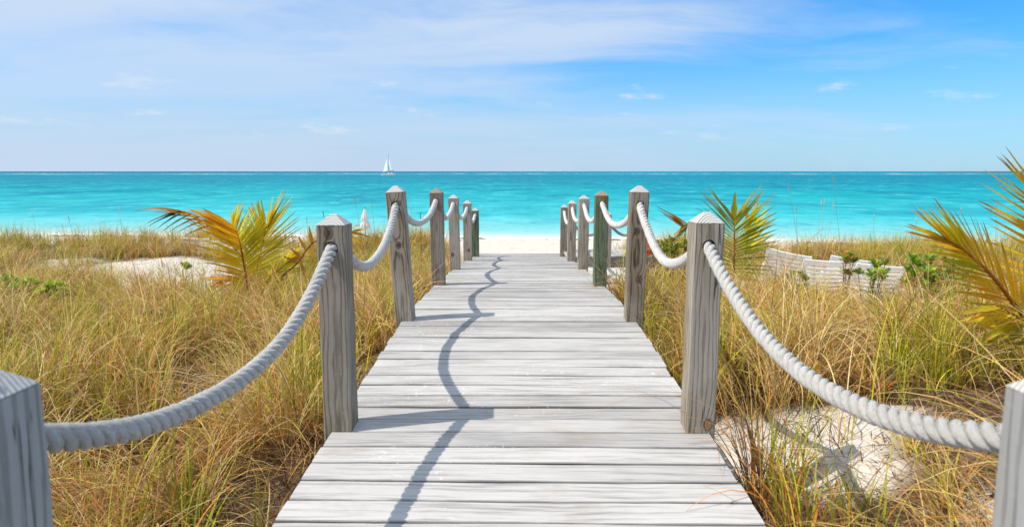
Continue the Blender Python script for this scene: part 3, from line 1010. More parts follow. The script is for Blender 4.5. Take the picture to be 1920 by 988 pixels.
# ------------------------------------------------------------------ ropes
def rope_span(a, b, sag, R0, mat, parent, step=0.008, lay=0.118, ring=8, phase=0.0, start_s=0.0):
    """one swag of three-strand rope between two hole centres"""
    a, b = np.array(a), np.array(b)
    n0 = 400
    u = np.linspace(0, 1, n0)
    # straight through the post, then hanging
    hp = 0.05 / np.linalg.norm(b - a)
    v = np.clip((u - hp) / (1 - 2 * hp), 0, 1)
    P = a[None] * (1 - u[:, None]) + b[None] * u[:, None]
    P[:, 2] -= sag * 4 * v * (1 - v)
    P[:, 2] += 0.004 * np.sin(u * 9 + a[1] * 5) * v * (1 - v) * 4
    P[:, 0] += 0.006 * np.sin(u * 7 + a[1] * 3) * v * (1 - v) * 4
    seg = np.linalg.norm(np.diff(P, axis=0), axis=1)
    s = np.concatenate([[0], np.cumsum(seg)])
    N = int(s[-1] / step) + 1
    ss = np.linspace(0, s[-1], N)
    P = np.stack([np.interp(ss, s, P[:, k]) for k in range(3)], 1)
    T = np.gradient(P, axis=0)
    T /= np.linalg.norm(T, axis=1)[:, None]
    side = np.array([1.0, 0, 0])
    A = side[None] - T * T[:, :1]
    A /= np.linalg.norm(A, axis=1)[:, None]
    B = np.cross(T, A)
    r_off, r_st = R0 * 0.60, R0 * 0.475
    V, Fc, fib = [], [], []
    base = 0
    for k in range(3):
        th = 2 * np.pi * (ss + start_s) / lay + k * 2 * np.pi / 3 + phase
        cen = P + r_off * (np.cos(th)[:, None] * A + np.sin(th)[:, None] * B)
        Tk = np.gradient(cen, axis=0)
        Tk /= np.linalg.norm(Tk, axis=1)[:, None]
        rad = np.cos(th)[:, None] * A + np.sin(th)[:, None] * B
        E1 = rad - Tk * np.sum(rad * Tk, axis=1)[:, None]
        E1 /= np.linalg.norm(E1, axis=1)[:, None]
        E2 = np.cross(Tk, E1)
        rv = r_st * (1 + 0.05 * np.sin(ss * 37 + k) + 0.03 * rng.standard_normal(N))
        for j in range(ring):
            an = 2 * np.pi * j / ring
            V.append(cen + rv[:, None] * (np.cos(an) * E1 + np.sin(an) * E2))
            fib.append(np.stack([np.full(N, j * 1.3 + k * 11) + ss * 40, ss * 60, np.zeros(N)], 1))
        i, j = np.meshgrid(np.arange(N - 1), np.arange(ring), indexing='ij')
        a0 = base + j * N + i
        b0 = base + ((j + 1) % ring) * N + i
        Fc.append(np.stack([a0, b0, b0 + 1, a0 + 1], -1).reshape(-1, 4))
        base += N * ring
    V = np.concatenate(V)
    # loose fibres standing off the strands
    nf = int(s[-1] * 1100)
    idx = rng.integers(0, len(V), nf)
    cen_i = P[idx % N]
    outw = V[idx] - cen_i
    outw /= np.linalg.norm(outw, axis=1)[:, None] + 1e-9
    d = outw * 0.6 + T[idx % N] * rng.uniform(-1, 1, (nf, 1)) + rng.normal(0, 0.5, (nf, 3))
    d /= np.linalg.norm(d, axis=1)[:, None]
    L = rng.uniform(0.003, 0.010, (nf, 1))
    wv = np.cross(d, rng.normal(0, 1, (nf, 3)))
    wv /= np.linalg.norm(wv, axis=1)[:, None]
    wv *= 0.0005
    p0 = V[idx] - outw * 0.001
    fv = np.stack([p0 - wv, p0 + wv, p0 + d * L + wv * 0.4, p0 + d * L - wv * 0.4], 1).reshape(-1, 3)
    ff = np.arange(nf * 4).reshape(nf, 4) + len(V)
    fb = np.concatenate(fib + [np.tile([[5.0, 5.0, 0]], (nf * 4, 1))])
    V = np.concatenate([V, fv])
    Fq = np.concatenate(Fc + [ff])
    o = mesh_obj('rope_span', V - np.array(parent.location)[None], Fq, mat, parent, smooth=True, attrs={'fibre': ('FLOAT_VECTOR', fb)})
    return s[-1]


def build_rope(holes, sags, label, mat, R0, phase):
    root = empty('rope', holes[1])
    tag(root, label, 'rope', 'white ropes threaded through the boardwalk posts')
    s = 0.0
    for k in range(len(holes) - 1):
        st = 0.007 if 0 < k < 3 else 0.011
        s += rope_span(holes[k], holes[k + 1], sags[k], R0, mat, root, step=st, ring=10 if k < 3 else 7, phase=phase, start_s=s)
    return root


XL = [HL[0] + Vector((0, -1.76, -0.02))] + HL
XR = [HR[0] + Vector((0, -1.76, -0.02))] + HR
build_rope(XL, [0.2, 0.215, 0.215, 0.165, 0.16, 0.16, 0.15], 'thick pale grey twisted rope swagging through all the left posts', M_ROPE_L, 0.0235, 0.3)
build_rope(XR, [0.2, 0.195, 0.205, 0.17, 0.17, 0.19, 0.21], 'thick bright white twisted rope swagging through all the right posts', M_ROPE, 0.0235, 1.4)

# ------------------------------------------------------------------ side landing right of the boardwalk near its sea end
LAND_Y = 10.85
def build_landing():
    zt = CAM_Z - 1.365
    root = empty('side_landing', (1.45, LAND_Y, zt))
    tag(root, 'low grey timber landing joining the boardwalk behind the right hand posts', 'landing')
    rr = random.Random(9)
    verts, faces, attr = [], [], []
    bm = bmesh.new()
    box(bm, (-0.72, -0.02, -0.165), (0.72, 0.025, -0.012), 0.006)
    bm_obj('fascia_beam', bm, M_BEAM, root)
    bm = bmesh.new()
    box(bm, (-0.72, 0.95, -0.165), (0.72, 0.99, -0.012), 0.006)
    bm_obj('fascia_beam', bm, M_BEAM, root)
    x = -0.70
    bm = bmesh.new()
    while x < 0.70:
        box(bm, (x, -0.03 + rr.uniform(-.01, .01), -0.008), (x + 0.125, 1.0 + rr.uniform(-.01, .01), 0.022 + rr.uniform(-.003, .003)), 0.003)
        x += 0.132
    o = bm_obj('planking', bm, M_PLANK, root)
    a = o.data.attributes.new('board', 'FLOAT_VECTOR', 'POINT')
    a.data.foreach_set('vector', np.tile([0.55, 0.4, 0.0], len(o.data.vertices)).astype(np.float32))
    for (lx, ly) in ((-0.6, 0.1), (0.6, 0.1), (0.6, 0.9)):
        bm = bmesh.new()
        box(bm, (lx - 0.045, ly - 0.045, -0.75), (lx + 0.045, ly + 0.045, -0.013), 0.005)
        bm_obj('leg', bm, M_BEAM, root)


build_landing()
LP = []
for (px, ypost, lab) in ((1139.5, LAND_Y - 0.10, 'grey landing post half hidden behind the green painted post'),
                         (1207, LAND_Y - 0.10, 'landing post hidden behind the brown-grey post with the round knot')):
    tp = at(px, 397, ypost)
    ft = Vector((tp.x, ypost, CAM_Z - 1.95))
    r_, hz_, H_ = make_post('wooden_post', ft, tp, lab, 'posts of the side landing', M_POST_G, M_END, (NK, NK), 0.12)
    LP.append(Vector((tp.x, ypost, ft.z + hz_)))
rt = empty('thin_rope', LP[0])
tag(rt, 'thin grey rope sagging along the side landing behind the right posts', 'rope')
wl = Vector((0.80, LAND_Y - 0.10, LP[0].z + 0.02))


def thin_rope(a, b, sag):
    pts = []
    for k in range(25):
        u = k / 24
        p = a.lerp(b, u)
        p.z -= sag * 4 * u * (1 - u)
        pts.append(p - rt.location)
    bm = bmesh.new()
    tube(bm, pts, 0.022, 8)
    o = bm_obj('rope_span', bm, M_ROPE_THIN, rt, smooth=True)
    a_ = o.data.attributes.new('fibre', 'FLOAT_VECTOR', 'POINT')
    a_.data.foreach_set('vector', np.array([[v.co.x * 60, v.co.z * 60, v.co.y * 60] for v in o.data.vertices], dtype=np.float32).ravel())


thin_rope(LP[0], LP[1], 0.25)
thin_rope(wl, LP[0], 0.26)

# ------------------------------------------------------------------ red float hanging behind the second right post
def build_float():
    c = at(1213, 464, LAND_Y - 0.34)
    root = empty('red_float', c)
    tag(root, 'red plastic float hanging behind the brown-grey post with the round knot', 'float')
    bm = bmesh.new()
    prof = [(0.0, -0.145), (0.03, -0.14), (0.075, -0.118), (0.108, -0.07), (0.118, -0.01), (0.108, 0.045), (0.075, 0.095), (0.04, 0.125), (0.026, 0.14), (0.026, 0.165), (0.0, 0.168)]
    seg = 20
    rings = []
    for r, z in prof:
        rings.append([bm.verts.new((max(r, 0.001) * math.cos(k * 2 * math.pi / seg), max(r, 0.001) * math.sin(k * 2 * math.pi / seg), z)) for k in range(seg)])
    for i in range(len(rings) - 1):
        for k in range(seg):
            bm.faces.new((rings[i][k], rings[i][(k + 1) % seg], rings[i + 1][(k + 1) % seg], rings[i + 1][k]))
    bm_obj('float_body', bm, M_RED, root, smooth=True)
    bm = bmesh.new()
    q = LP[1] - c
    tube(bm, [(0, 0, 0.15), (q.x * 0.5, q.y * 0.5 - 0.01, q.z * 0.6 + 0.02), (q.x, q.y - 0.062, q.z)], 0.006, 6)
    bm_obj('hanging_cord', bm, M_ROPE_THIN, root)


build_float()

# ------------------------------------------------------------------ palms
def leaflet(V, Fc, Ct, base, d, L, wid, droop, col, tipcol, nrm, tipfrac=0.75, seg=7):
    """folded strap leaf: two strips along a curve that sags with gravity"""
    p = Vector(base)
    d = Vector(d).normalized()
    st = L / seg
    b0 = len(V)
    for i in range(seg + 1):
        t = i / seg
        wd = wid * (0.35 + 1.3 * t if t < 0.5 else 1.0) * max(0.0, (1 - t)) ** 0.55 if t > 0.5 else wid * min(1.0, 0.45 + 1.6 * t)
        side = d.cross(nrm)
        if side.length < 1e-4:
            side = d.cross(Vector((0, 1, 0.2)))
        side.normalize()
        up = side.cross(d).normalized()
        c = col if t < tipfrac else tuple(a + (b_ - a) * min(1, (t - tipfrac) / max(0.05, 0.9 - tipfrac)) for a, b_ in zip(col, tipcol))
        V += [p + side * wd * 0.5 + up * wd * 0.20, p, p - side * wd * 0.5 + up * wd * 0.20]
        Ct += [(*c, 1)] * 3
        if i < seg:
            k = b0 + i * 3
            Fc += [(k, k + 1, k + 4, k + 3), (k + 1, k + 2, k + 5, k + 4)]
        p = p + d * st
        d = (d + Vector((0, 0, -1)) * droop * st * (0.3 + 1.6 * t * t)).normalized()


def bez(pts, n):
    """smooth curve through points (Catmull-Rom)"""
    P = [Vector(p) for p in pts]
    P = [P[0] * 2 - P[1]] + P + [P[-1] * 2 - P[-2]]
    out = []
    m_ = len(P) - 3
    for i in range(n + 1):
        u = i / n * m_
        k = min(int(u), m_ - 1)
        t = u - k
        a, b_, c, d = P[k:k + 4]
        out.append(0.5 * ((2 * b_) + (c - a) * t + (2 * a - 5 * b_ + 4 * c - d) * t * t + (3 * b_ - a - 3 * c + d) * t ** 3))
    return out


def lerp(a, b, t):
    return a + (b - a) * t


def frond(root, pts, n, t0, lenL, lenR, angL, angR, wid, colL, colR, tipc, droop=(0.5, 0.5), depth=0.25, rib=0.012, ribcol=(0.45, 0.13, 0.03), seed=1, skip=0.0, extra=()):
    """pts: world points of the midrib. angL/angR: leaf directions (degrees in the frond's own plane, from its foot to its tip);
    lengths and colours run from foot to tip as well."""
    rr = random.Random(seed)
    N = 40
    cur = bez(pts, N)
    off = root.location
    V, Fc, Ct = [], [], []
    face = Vector((0, -1, 0))

    def pick(arr, t):
        if not isinstance(arr, (list, tuple)):
            return arr
        x = t * (len(arr) - 1)
        k = min(int(x), len(arr) - 2)
        if isinstance(arr[0], (tuple, list)):
            return tuple(lerp(a, b_, x - k) for a, b_ in zip(arr[k], arr[k + 1]))
        return lerp(arr[k], arr[k + 1], x - k)

    for sidx, (lens, angs, cols) in enumerate(((lenL, angL, colL), (lenR, angR, colR))):
        for i in range(n):
            if rr.random() < skip:
                continue
            u = (i + 0.5 * sidx + rr.uniform(-0.2, 0.2)) / n
            u = min(0.999, max(0, u))
            t = t0 + (1 - t0) * u
            x = t * N
            k = min(int(x), N - 1)
            p = cur[k].lerp(cur[k + 1], x - k)
            a = R(pick(angs, u) + rr.uniform(-3.5, 3.5))
            d = Vector((math.cos(a), -depth * rr.uniform(0.0, 1.0) + depth * 0.35, math.sin(a)))
            L = pick(lens, u) * rr.uniform(0.88, 1.06)
            c = pick(cols, u)
            v = rr.uniform(0.85, 1.35)
            c = tuple(min(0.9, q * v) for q in c)
            face = Vector(((0.08 if d.x < 0 else -0.45) + rr.uniform(-0.3, 0.3), -0.60, (0.85 if d.x < 0 else 0.55) + rr.uniform(-0.3, 0.2)))
            leaflet(V, Fc, Ct, p - off, d, L, wid * WF[0] * rr.uniform(0.8, 1.15), pick(list(droop), u) * rr.uniform(0.7, 1.3), c,
                    tipc if rr.random() < 0.55 else tuple(q * 0.75 for q in c), face, rr.uniform(0.62, 0.85))
    for (p, a, L, wd, c, dr) in extra:
        a = R(a)
        leaflet(V, Fc, Ct, Vector(p) - off, (math.cos(a), -0.1, math.sin(a)), L, wd, dr, c, tuple(q * 0.6 for q in c), face, 0.9, 9)
    o = mesh_obj('frond', [tuple(v) for v in V], Fc, M_FROND, root, smooth=True, attrs={'tint': ('FLOAT_COLOR', Ct)})
    bm = bmesh.new()
    tube(bm, [p - off for p in cur], [rib * lerp(1.25, 0.35, i / N) for i in range(N + 1)], 6)
    m_ = bm_obj('midrib', bm, M_RACHIS, o, smooth=True)
    a = m_.data.attributes.new('tint', 'FLOAT_COLOR', 'POINT')
    a.data.foreach_set('color', np.tile([*ribcol, 1], len(m_.data.vertices)).astype(np.float32))
    return o


YG, GRN, ORG, DRY, BLK, OLV = (0.88, 0.66, 0.02), (0.31, 0.36, 0.025), (0.90, 0.40, 0.012), (0.66, 0.36, 0.08), (0.035, 0.018, 0.022), (0.74, 0.62, 0.022)


WF = [1.75]


def leftpalm():
    Y = 7.5
    b = at(466, 565, Y)
    root = empty('palm', gpt(b.x, Y))
    tag(root, 'young yellowing palm with orange fronds and blackened leaf tips in the grass on the left', 'palm', 'young palms among the dune grass')
    foot = Vector(root.location)
    bm = bmesh.new()
    tube(bm, [(0, 0, -0.05), (0.0, 0, 0.12), (0.01, 0, 0.26)], [0.06, 0.05, 0.028], 9)
    s = bm_obj('stem', bm, M_RACHIS, root, smooth=True)
    a = s.data.attributes.new('tint', 'FLOAT_COLOR', 'POINT')
    a.data.foreach_set('color', np.tile([0.22, 0.13, 0.05, 1], len(s.data.vertices)).astype(np.float32))
    P = [foot + Vector((0, 0, 0.1)), at(464, 540, Y - 0.05), at(458, 500, Y - 0.12), at(451, 461, Y - 0.16), at(444, 435, Y - 0.12), at(434, 422, Y - 0.08)]
    frond(root, P, 40, 0.16, [0.30, 0.48, 0.58, 0.70, 0.50, 0.20], [0.42, 0.56, 0.56, 0.46, 0.36, 0.24], [168, 160, 153, 150, 149, 146], [22, 36, 43, 52, 66, 84],
          0.021, [ORG, (0.80, 0.52, 0.02), (0.82, 0.56, 0.02), (0.88, 0.48, 0.015), ORG, YG], [OLV, YG, (0.60, 0.52, 0.02), OLV, YG, YG], (0.70, 0.34, 0.03), (0.9, 0.5), 0.3, 0.012, (0.42, 0.10, 0.02), 3,
          extra=((P[4], 103, 0.27, 0.044, YG, 0.0), (P[5] + Vector((0, 0, 0)), 148, 0.36, 0.040, (0.52, 0.30, 0.02), 0.0)))
    # long orange leaf bundle bent over to the left, tips gone black
    Q = [at(456, 487, Y - 0.1), at(420, 440, Y - 0.15), at(385, 412, Y - 0.2), at(350, 398, Y - 0.22), at(338, 396, Y - 0.22)]
    frond(root, Q, 7, 0.35, [0.32, 0.44, 0.55], [0.34, 0.42, 0.46], [166, 172, 168], [196, 205, 196], 0.018, [ORG, ORG, (0.10, 0.04, 0.02)], [ORG, (0.20, 0.07, 0.02), BLK], BLK, (1.0, 1.5), 0.2, 0.010, (0.60, 0.24, 0.015), 6)
    # frond behind, fanning up to the right
    Q = [foot + Vector((0.02, 0.03, 0.1)), at(482, 505, Y + 0.15), at(493, 455, Y + 0.2), at(498, 425, Y + 0.2)]
    frond(root, Q, 24, 0.26, [0.46, 0.42, 0.34], [0.60, 0.62, 0.52], [128, 112, 96], [22, 44, 64], 0.021, [YG, OLV, YG], [(0.40, 0.38, 0.02), OLV, YG], (0.30, 0.2, 0.05), (0.25, 0.15), 0.25, 0.011, (0.45, 0.30, 0.03), 8,
          extra=((at(501, 428, Y + 0.2), 75, 0.40, 0.050, YG, 0.0), (at(502, 428, Y + 0.2), 58, 0.46, 0.046, (0.40, 0.34, 0.02), 0.0)))
    # low frond behind to the right
    Q = [foot + Vector((0.03, 0.02, 0.1)), at(500, 530, Y + 0.05), at(530, 500, Y + 0.05), at(552, 482, Y + 0.1)]
    frond(root, Q, 18, 0.2, [0.32, 0.28, 0.2], [0.30, 0.30, 0.22], [75, 62, 50], [-12, 8, 22], 0.018, [OLV, YG, YG], [ORG, OLV, ORG], DRY, (0.6, 0.6), 0.3, 0.009, (0.36, 0.25, 0.04), 12)
    # dead orange frond lying over to the right, behind the near left post
    Q = [foot + Vector((0.05, 0.0, 0.06)), at(525, 525, Y - 0.1), at(556, 495, Y - 0.1), at(586, 456, Y - 0.1), at(625, 440, Y - 0.1), at(668, 436, Y - 0.1)]
    frond(root, Q, 9, 0.4, [0.18, 0.22, 0.24], [0.26, 0.26, 0.24], [150, 60, 4], [-70, -75, -4], 0.026, [(0.35, 0.17, 0.03), ORG, (0.70, 0.33, 0.012)], [(0.35, 0.17, 0.03), ORG, (0.70, 0.33, 0.012)], (0.15, 0.06, 0.02), (0.9, 0.3), 0.3, 0.011, (0.20, 0.11, 0.04), 21, 0.15)
    # drooping dry strips at the foot
    Q = [foot + Vector((0, 0, 0.08)), at(440, 535, Y - 0.15), at(425, 520, Y - 0.2)]
    frond(root, Q, 6, 0.2, [0.36, 0.34], [0.3, 0.3], [172, 176], [205, 200], 0.020, [ORG, (0.60, 0.30, 0.02)], [ORG, DRY], DRY, (1.6, 1.6), 0.3, 0.007, (0.4, 0.2, 0.05), 23)


leftpalm()


def midpalm():
    WF[0] = 1.55
    Y = 6.5
    b = at(1377, 545, Y)
    root = empty('palm', gpt(b.x, Y))
    tag(root, 'upright green-gold palm frond plant directly behind the nearest right post', 'palm', 'young palms among the dune grass')
    foot = Vector(root.location)
    bm = bmesh.new()
    tube(bm, [(0, 0, -0.05), (0.0, 0, 0.10), (0.0, 0, 0.2)], [0.05, 0.04, 0.025], 9)
    s = bm_obj('stem', bm, M_RACHIS, root, smooth=True)
    a = s.data.attributes.new('tint', 'FLOAT_COLOR', 'POINT')
    a.data.foreach_set('color', np.tile([0.22, 0.13, 0.05, 1], len(s.data.vertices)).astype(np.float32))
    G2, G3 = (0.34, 0.37, 0.02), (0.50, 0.40, 0.022)
    P = [foot + Vector((0, 0, 0.08)), at(1376, 515, Y), at(1377, 470, Y - 0.02), at(1377, 435, Y - 0.02), at(1376, 412, Y)]
    frond(root, P, 25, 0.22, [0.30, 0.40, 0.46, 0.50, 0.48, 0.42], [0.30, 0.42, 0.48, 0.52, 0.50, 0.38], [172, 158, 148, 141, 134, 126], [-6, 8, 22, 36, 50, 62],
          0.016, [G2, G2, GRN, G3], [G2, GRN, G2, G3], (0.35, 0.16, 0.03), (0.5, 0.1), 0.22, 0.011, (0.40, 0.15, 0.03), 5,
          extra=((P[4], 131, 0.34, 0.040, (0.46, 0.28, 0.015), 0.0), (P[4], 92, 0.27, 0.058, (0.42, 0.33, 0.012), 0.0)))
    # second frond behind, yellow
    Q = [foot + Vector((0.02, 0.05, 0.08)), at(1392, 510, Y + 0.2), at(1402, 450, Y + 0.25), at(1404, 415, Y + 0.25)]
    frond(root, Q, 12, 0.5, [0.22, 0.22, 0.2], [0.34, 0.34, 0.26], [112, 104, 98], [34, 52, 72], 0.020, [YG, YG, YG], [OLV, YG, YG], DRY, (0.3, 0.2), 0.3, 0.009, (0.45, 0.30, 0.03), 17)
    # dead frond leaning left, brown tips
    Q = [foot + Vector((-0.04, 0.0, 0.06)), at(1310, 500, Y + 0.1), at(1285, 450, Y + 0.1), at(1290, 418, Y + 0.1)]
    frond(root, Q, 4, 0.86, [0.30, 0.38], [0.22, 0.16], [146, 152], [225, 215], 0.020, [(0.50, 0.20, 0.02), (0.42, 0.15, 0.02)], [(0.20, 0.22, 0.03), DRY], (0.10, 0.04, 0.03), (0.1, 0.2), 0.2, 0.008, (0.30, 0.22, 0.05), 19)


midpalm()


def bigpalm():
    WF[0] = 1.7
    Y = 3.9
    b = at(1985, 700, Y)
    root = empty('palm', gpt(b.x, Y))
    tag(root, 'big gold and green palm reaching in over the right edge of the picture', 'palm', 'young palms among the dune grass')
    foot = Vector(root.location)
    bm = bmesh.new()
    tube(bm, [(0, 0, -0.05), (0.0, 0, 0.15), (0.0, 0, 0.36)], [0.07, 0.06, 0.04], 10)
    s = bm_obj('stem', bm, M_RACHIS, root, smooth=True)
    a = s.data.attributes.new('tint', 'FLOAT_COLOR', 'POINT')
    a.data.foreach_set('color', np.tile([0.22, 0.13, 0.05, 1], len(s.data.vertices)).astype(np.float32))
    RST, G2, OG = (0.74, 0.30, 0.022), (0.58, 0.50, 0.018), (0.86, 0.50, 0.022)
    P = [foot + Vector((0, 0, 0.2)), at(1945, 625, Y - 0.1), at(1905, 575, Y - 0.15), at(1862, 520, Y - 0.2), at(1815, 475, Y - 0.22), at(1770, 447, Y - 0.22)]
    frond(root, P, 32, 0.18, [0.34, 0.36, 0.34, 0.33, 0.30, 0.26], [0.30, 0.38, 0.42, 0.44, 0.36, 0.26], [176, 170, 166, 165, 163, 160], [96, 108, 116, 124, 132, 142],
          0.019, [RST, OG, OG, G2, OG, G2], [RST, OG, OG, (0.60, 0.42, 0.018), G2, OG], (0.30, 0.14, 0.03), (0.55, 0.15), 0.3, 0.013, (0.40, 0.11, 0.025), 31)
    Q = [foot + Vector((0.02, 0.05, 0.2)), at(1990, 560, Y), at(1978, 470, Y), at(1962, 400, Y), at(1938, 352, Y)]
    frond(root, Q, 17, 0.3, [0.50, 0.54, 0.50, 0.42, 0.28], [0.5, 0.5, 0.4], [158, 152, 147, 138, 122], [30, 50, 80], 0.026, [OG, OG, (0.66, 0.46, 0.015), (0.80, 0.48, 0.015)], [G2, G2, OG], (0.25, 0.12, 0.03), (0.15, 0.1), 0.2, 0.014, (0.40, 0.2, 0.03), 33)
    # low frond, drooping, under the main one
    Q = [foot + Vector((0, -0.03, 0.15)), at(1950, 620, Y - 0.2), at(1905, 592, Y - 0.25), at(1868, 572, Y - 0.3)]
    frond(root, Q, 12, 0.2, [0.30, 0.30, 0.26], [0.22, 0.24, 0.18], [176, 180, 184], [200, 212, 205], 0.019, [G2, OG, G2], [(0.2, 0.2, 0.02), G2, OG], DRY, (1.0, 1.2), 0.35, 0.010, (0.36, 0.14, 0.03), 37)


bigpalm()


# ------------------------------------------------------------------ fallen dry frond in the grass on the left
def fallen():
    Y = 6.4
    c = at(300, 586, Y)
    root = empty('fallen_frond', (c.x, Y, c.z - 0.02))
    tag(root, 'curled dry brown fallen palm frond lying on the grass below the yellow palm', 'dead frond')
    pts = [at(255, 600, Y - 0.05), at(280, 582, Y), at(305, 580, Y), at(335, 588, Y), at(352, 598, Y + .03)]
    frond(root, pts, 22, 0.0, [0.10, 0.13, 0.12], [0.16, 0.17, 0.15], [200, 215, 225], [255, 262, 270], 0.017, [(0.26, 0.15, 0.07), (0.20, 0.11, 0.05)], [(0.22, 0.13, 0.06), (0.28, 0.17, 0.08)], (0.12, 0.06, 0.03), (1.5, 1.5), 0.6, 0.009, (0.20, 0.11, 0.05), 45)


fallen()

# ------------------------------------------------------------------ green shrubs (beach naupaka rosettes)
def shrub(px, py, Y, r, nros, label, seed, cols=None, stem_h=0.12, rosr=0.07, leafn=11, lift=None):
    rr = random.Random(seed)
    c = at(px, py, Y)
    g = gpt(c.x, Y)
    root = empty('shrub', g)
    tag(root, label, 'shrub', 'green leafy shrubs on the dune')
    V, Fc, Ct = [], [], []
    bm = bmesh.new()
    top = max(0.06, c.z - g.z)
    for k in range(int(nros * 1.8) if nros > 2 else nros):
        a, q = rr.uniform(0, 6.28), math.sqrt(rr.random()) * r
        tip = Vector((q * math.cos(a), q * math.sin(a), top + rr.uniform(-1.9, 0.35) * rosr * 1.6 - q * 0.25))
        foot = Vector((tip.x * 0.35, tip.y * 0.35, -0.04))
        mid = foot.lerp(tip, 0.55) + Vector((rr.uniform(-.03, .03), rr.uniform(-.03, .03), 0))
        tube(bm, [foot, mid, tip], [0.008, 0.006, 0.004], 5)
        for j in range(leafn):
            az = j * 2.4 + rr.uniform(-.3, .3)
            el = R(rr.uniform(12, 70))
            d = Vector((math.cos(az) * math.cos(el), math.sin(az) * math.cos(el), math.sin(el)))
            L = rosr * 1.15 * rr.uniform(0.75, 1.25)
            side = d.cross(Vector((0, 0, 1))).normalized()
            upn = side.cross(d)
            b0 = len(V)
            pal = cols or [(0.17, 0.31, 0.02), (0.26, 0.40, 0.025), (0.12, 0.22, 0.02)]
            col = pal[rr.randrange(len(pal))]
            v = rr.uniform(0.75, 1.25)
            for (t, wq) in ((0.0, 0.06), (0.35, 0.2), (0.7, 0.30), (0.9, 0.22), (1.0, 0.06)):
                p = tip + d * L * t + upn * (-0.12 * L * t * t) + Vector((0, 0, rr.uniform(-.004, .004)))
                V += [p + side * wq * L + upn * 0.04 * L, p, p - side * wq * L + upn * 0.04 * L]
                Ct += [(col[0] * v, col[1] * v, col[2] * v, 1)] * 3
            for i in range(4):
                q0 = b0 + i * 3
                Fc += [(q0, q0 + 1, q0 + 4, q0 + 3), (q0 + 1, q0 + 2, q0 + 5, q0 + 4)]
    mesh_obj('foliage', [tuple(p) for p in V], Fc, M_SHRUB, root, smooth=True, attrs={'tint': ('FLOAT_COLOR', Ct)})
    s = bm_obj('stem', bm, M_STALK, root)
    a = s.data.attributes.new('tint', 'FLOAT_COLOR', 'POINT')
    a.data.foreach_set('color', np.tile([0.16, 0.11, 0.07, 1], len(s.data.vertices)).astype(np.float32))


LIME = [(0.32, 0.50, 0.02), (0.42, 0.55, 0.03), (0.22, 0.38, 0.02)]
GLD = [(0.24, 0.32, 0.02), (0.48, 0.40, 0.02), (0.16, 0.25, 0.02)]
BRI = [(0.28, 0.44, 0.03), (0.38, 0.50, 0.04), (0.18, 0.32, 0.02)]
shrub(345, 502, 11.5, 0.04, 2, 'small lone bright green rosette on the white sand beside the yellow palm', 1, LIME, rosr=0.10, leafn=18)
shrub(20, 526, 8.6, 0.42, 34, 'low bright green leafy patch at the left edge of the dune', 2, LIME, rosr=0.075)
shrub(95, 536, 8.4, 0.32, 26, 'small light green leafy patch just right of the left edge patch', 3, [(0.38, 0.48, 0.03), (0.44, 0.50, 0.04)], rosr=0.06)
shrub(1268, 455, 8.8, 0.34, 22, 'bushy green shrub with gold leaves showing above the white rope beside the nearest right post', 4, GLD, rosr=0.065)
shrub(1590, 482, 9.2, 0.10, 4, 'upright green shrub with one orange leaf in front of the white loungers', 5, [(0.24, 0.40, 0.03), (0.32, 0.46, 0.03), (0.18, 0.30, 0.02), (0.7, 0.20, 0.02)], rosr=0.085)
shrub(1632, 490, 9.0, 0.20, 7, 'small green shrub at the right end of the white loungers', 6, BRI, rosr=0.085)
shrub(1735, 490, 8.2, 0.22, 9, 'green shrub with bare brown stems left of the big gold palm', 7, BRI, rosr=0.085)
shrub(1795, 492, 8.0, 0.20, 8, 'green shrub showing between the leaflets of the big gold palm', 8, BRI, rosr=0.085)
shrub(1493, 515, 9.6, 0.16, 6, 'tiny green shrub low in front of the leftmost white lounger', 9, rosr=0.07)
shrub(1800, 545, 6.4, 0.28, 14, 'pale olive shrub low in the grass under the big gold palm', 10, [(0.20, 0.24, 0.03), (0.15, 0.2, 0.02)], rosr=0.06)
shrub(1192, 476, 11.0, 0.16, 8, 'golden green shrub peeping past the grey landing between the right posts', 11, GLD, rosr=0.06)

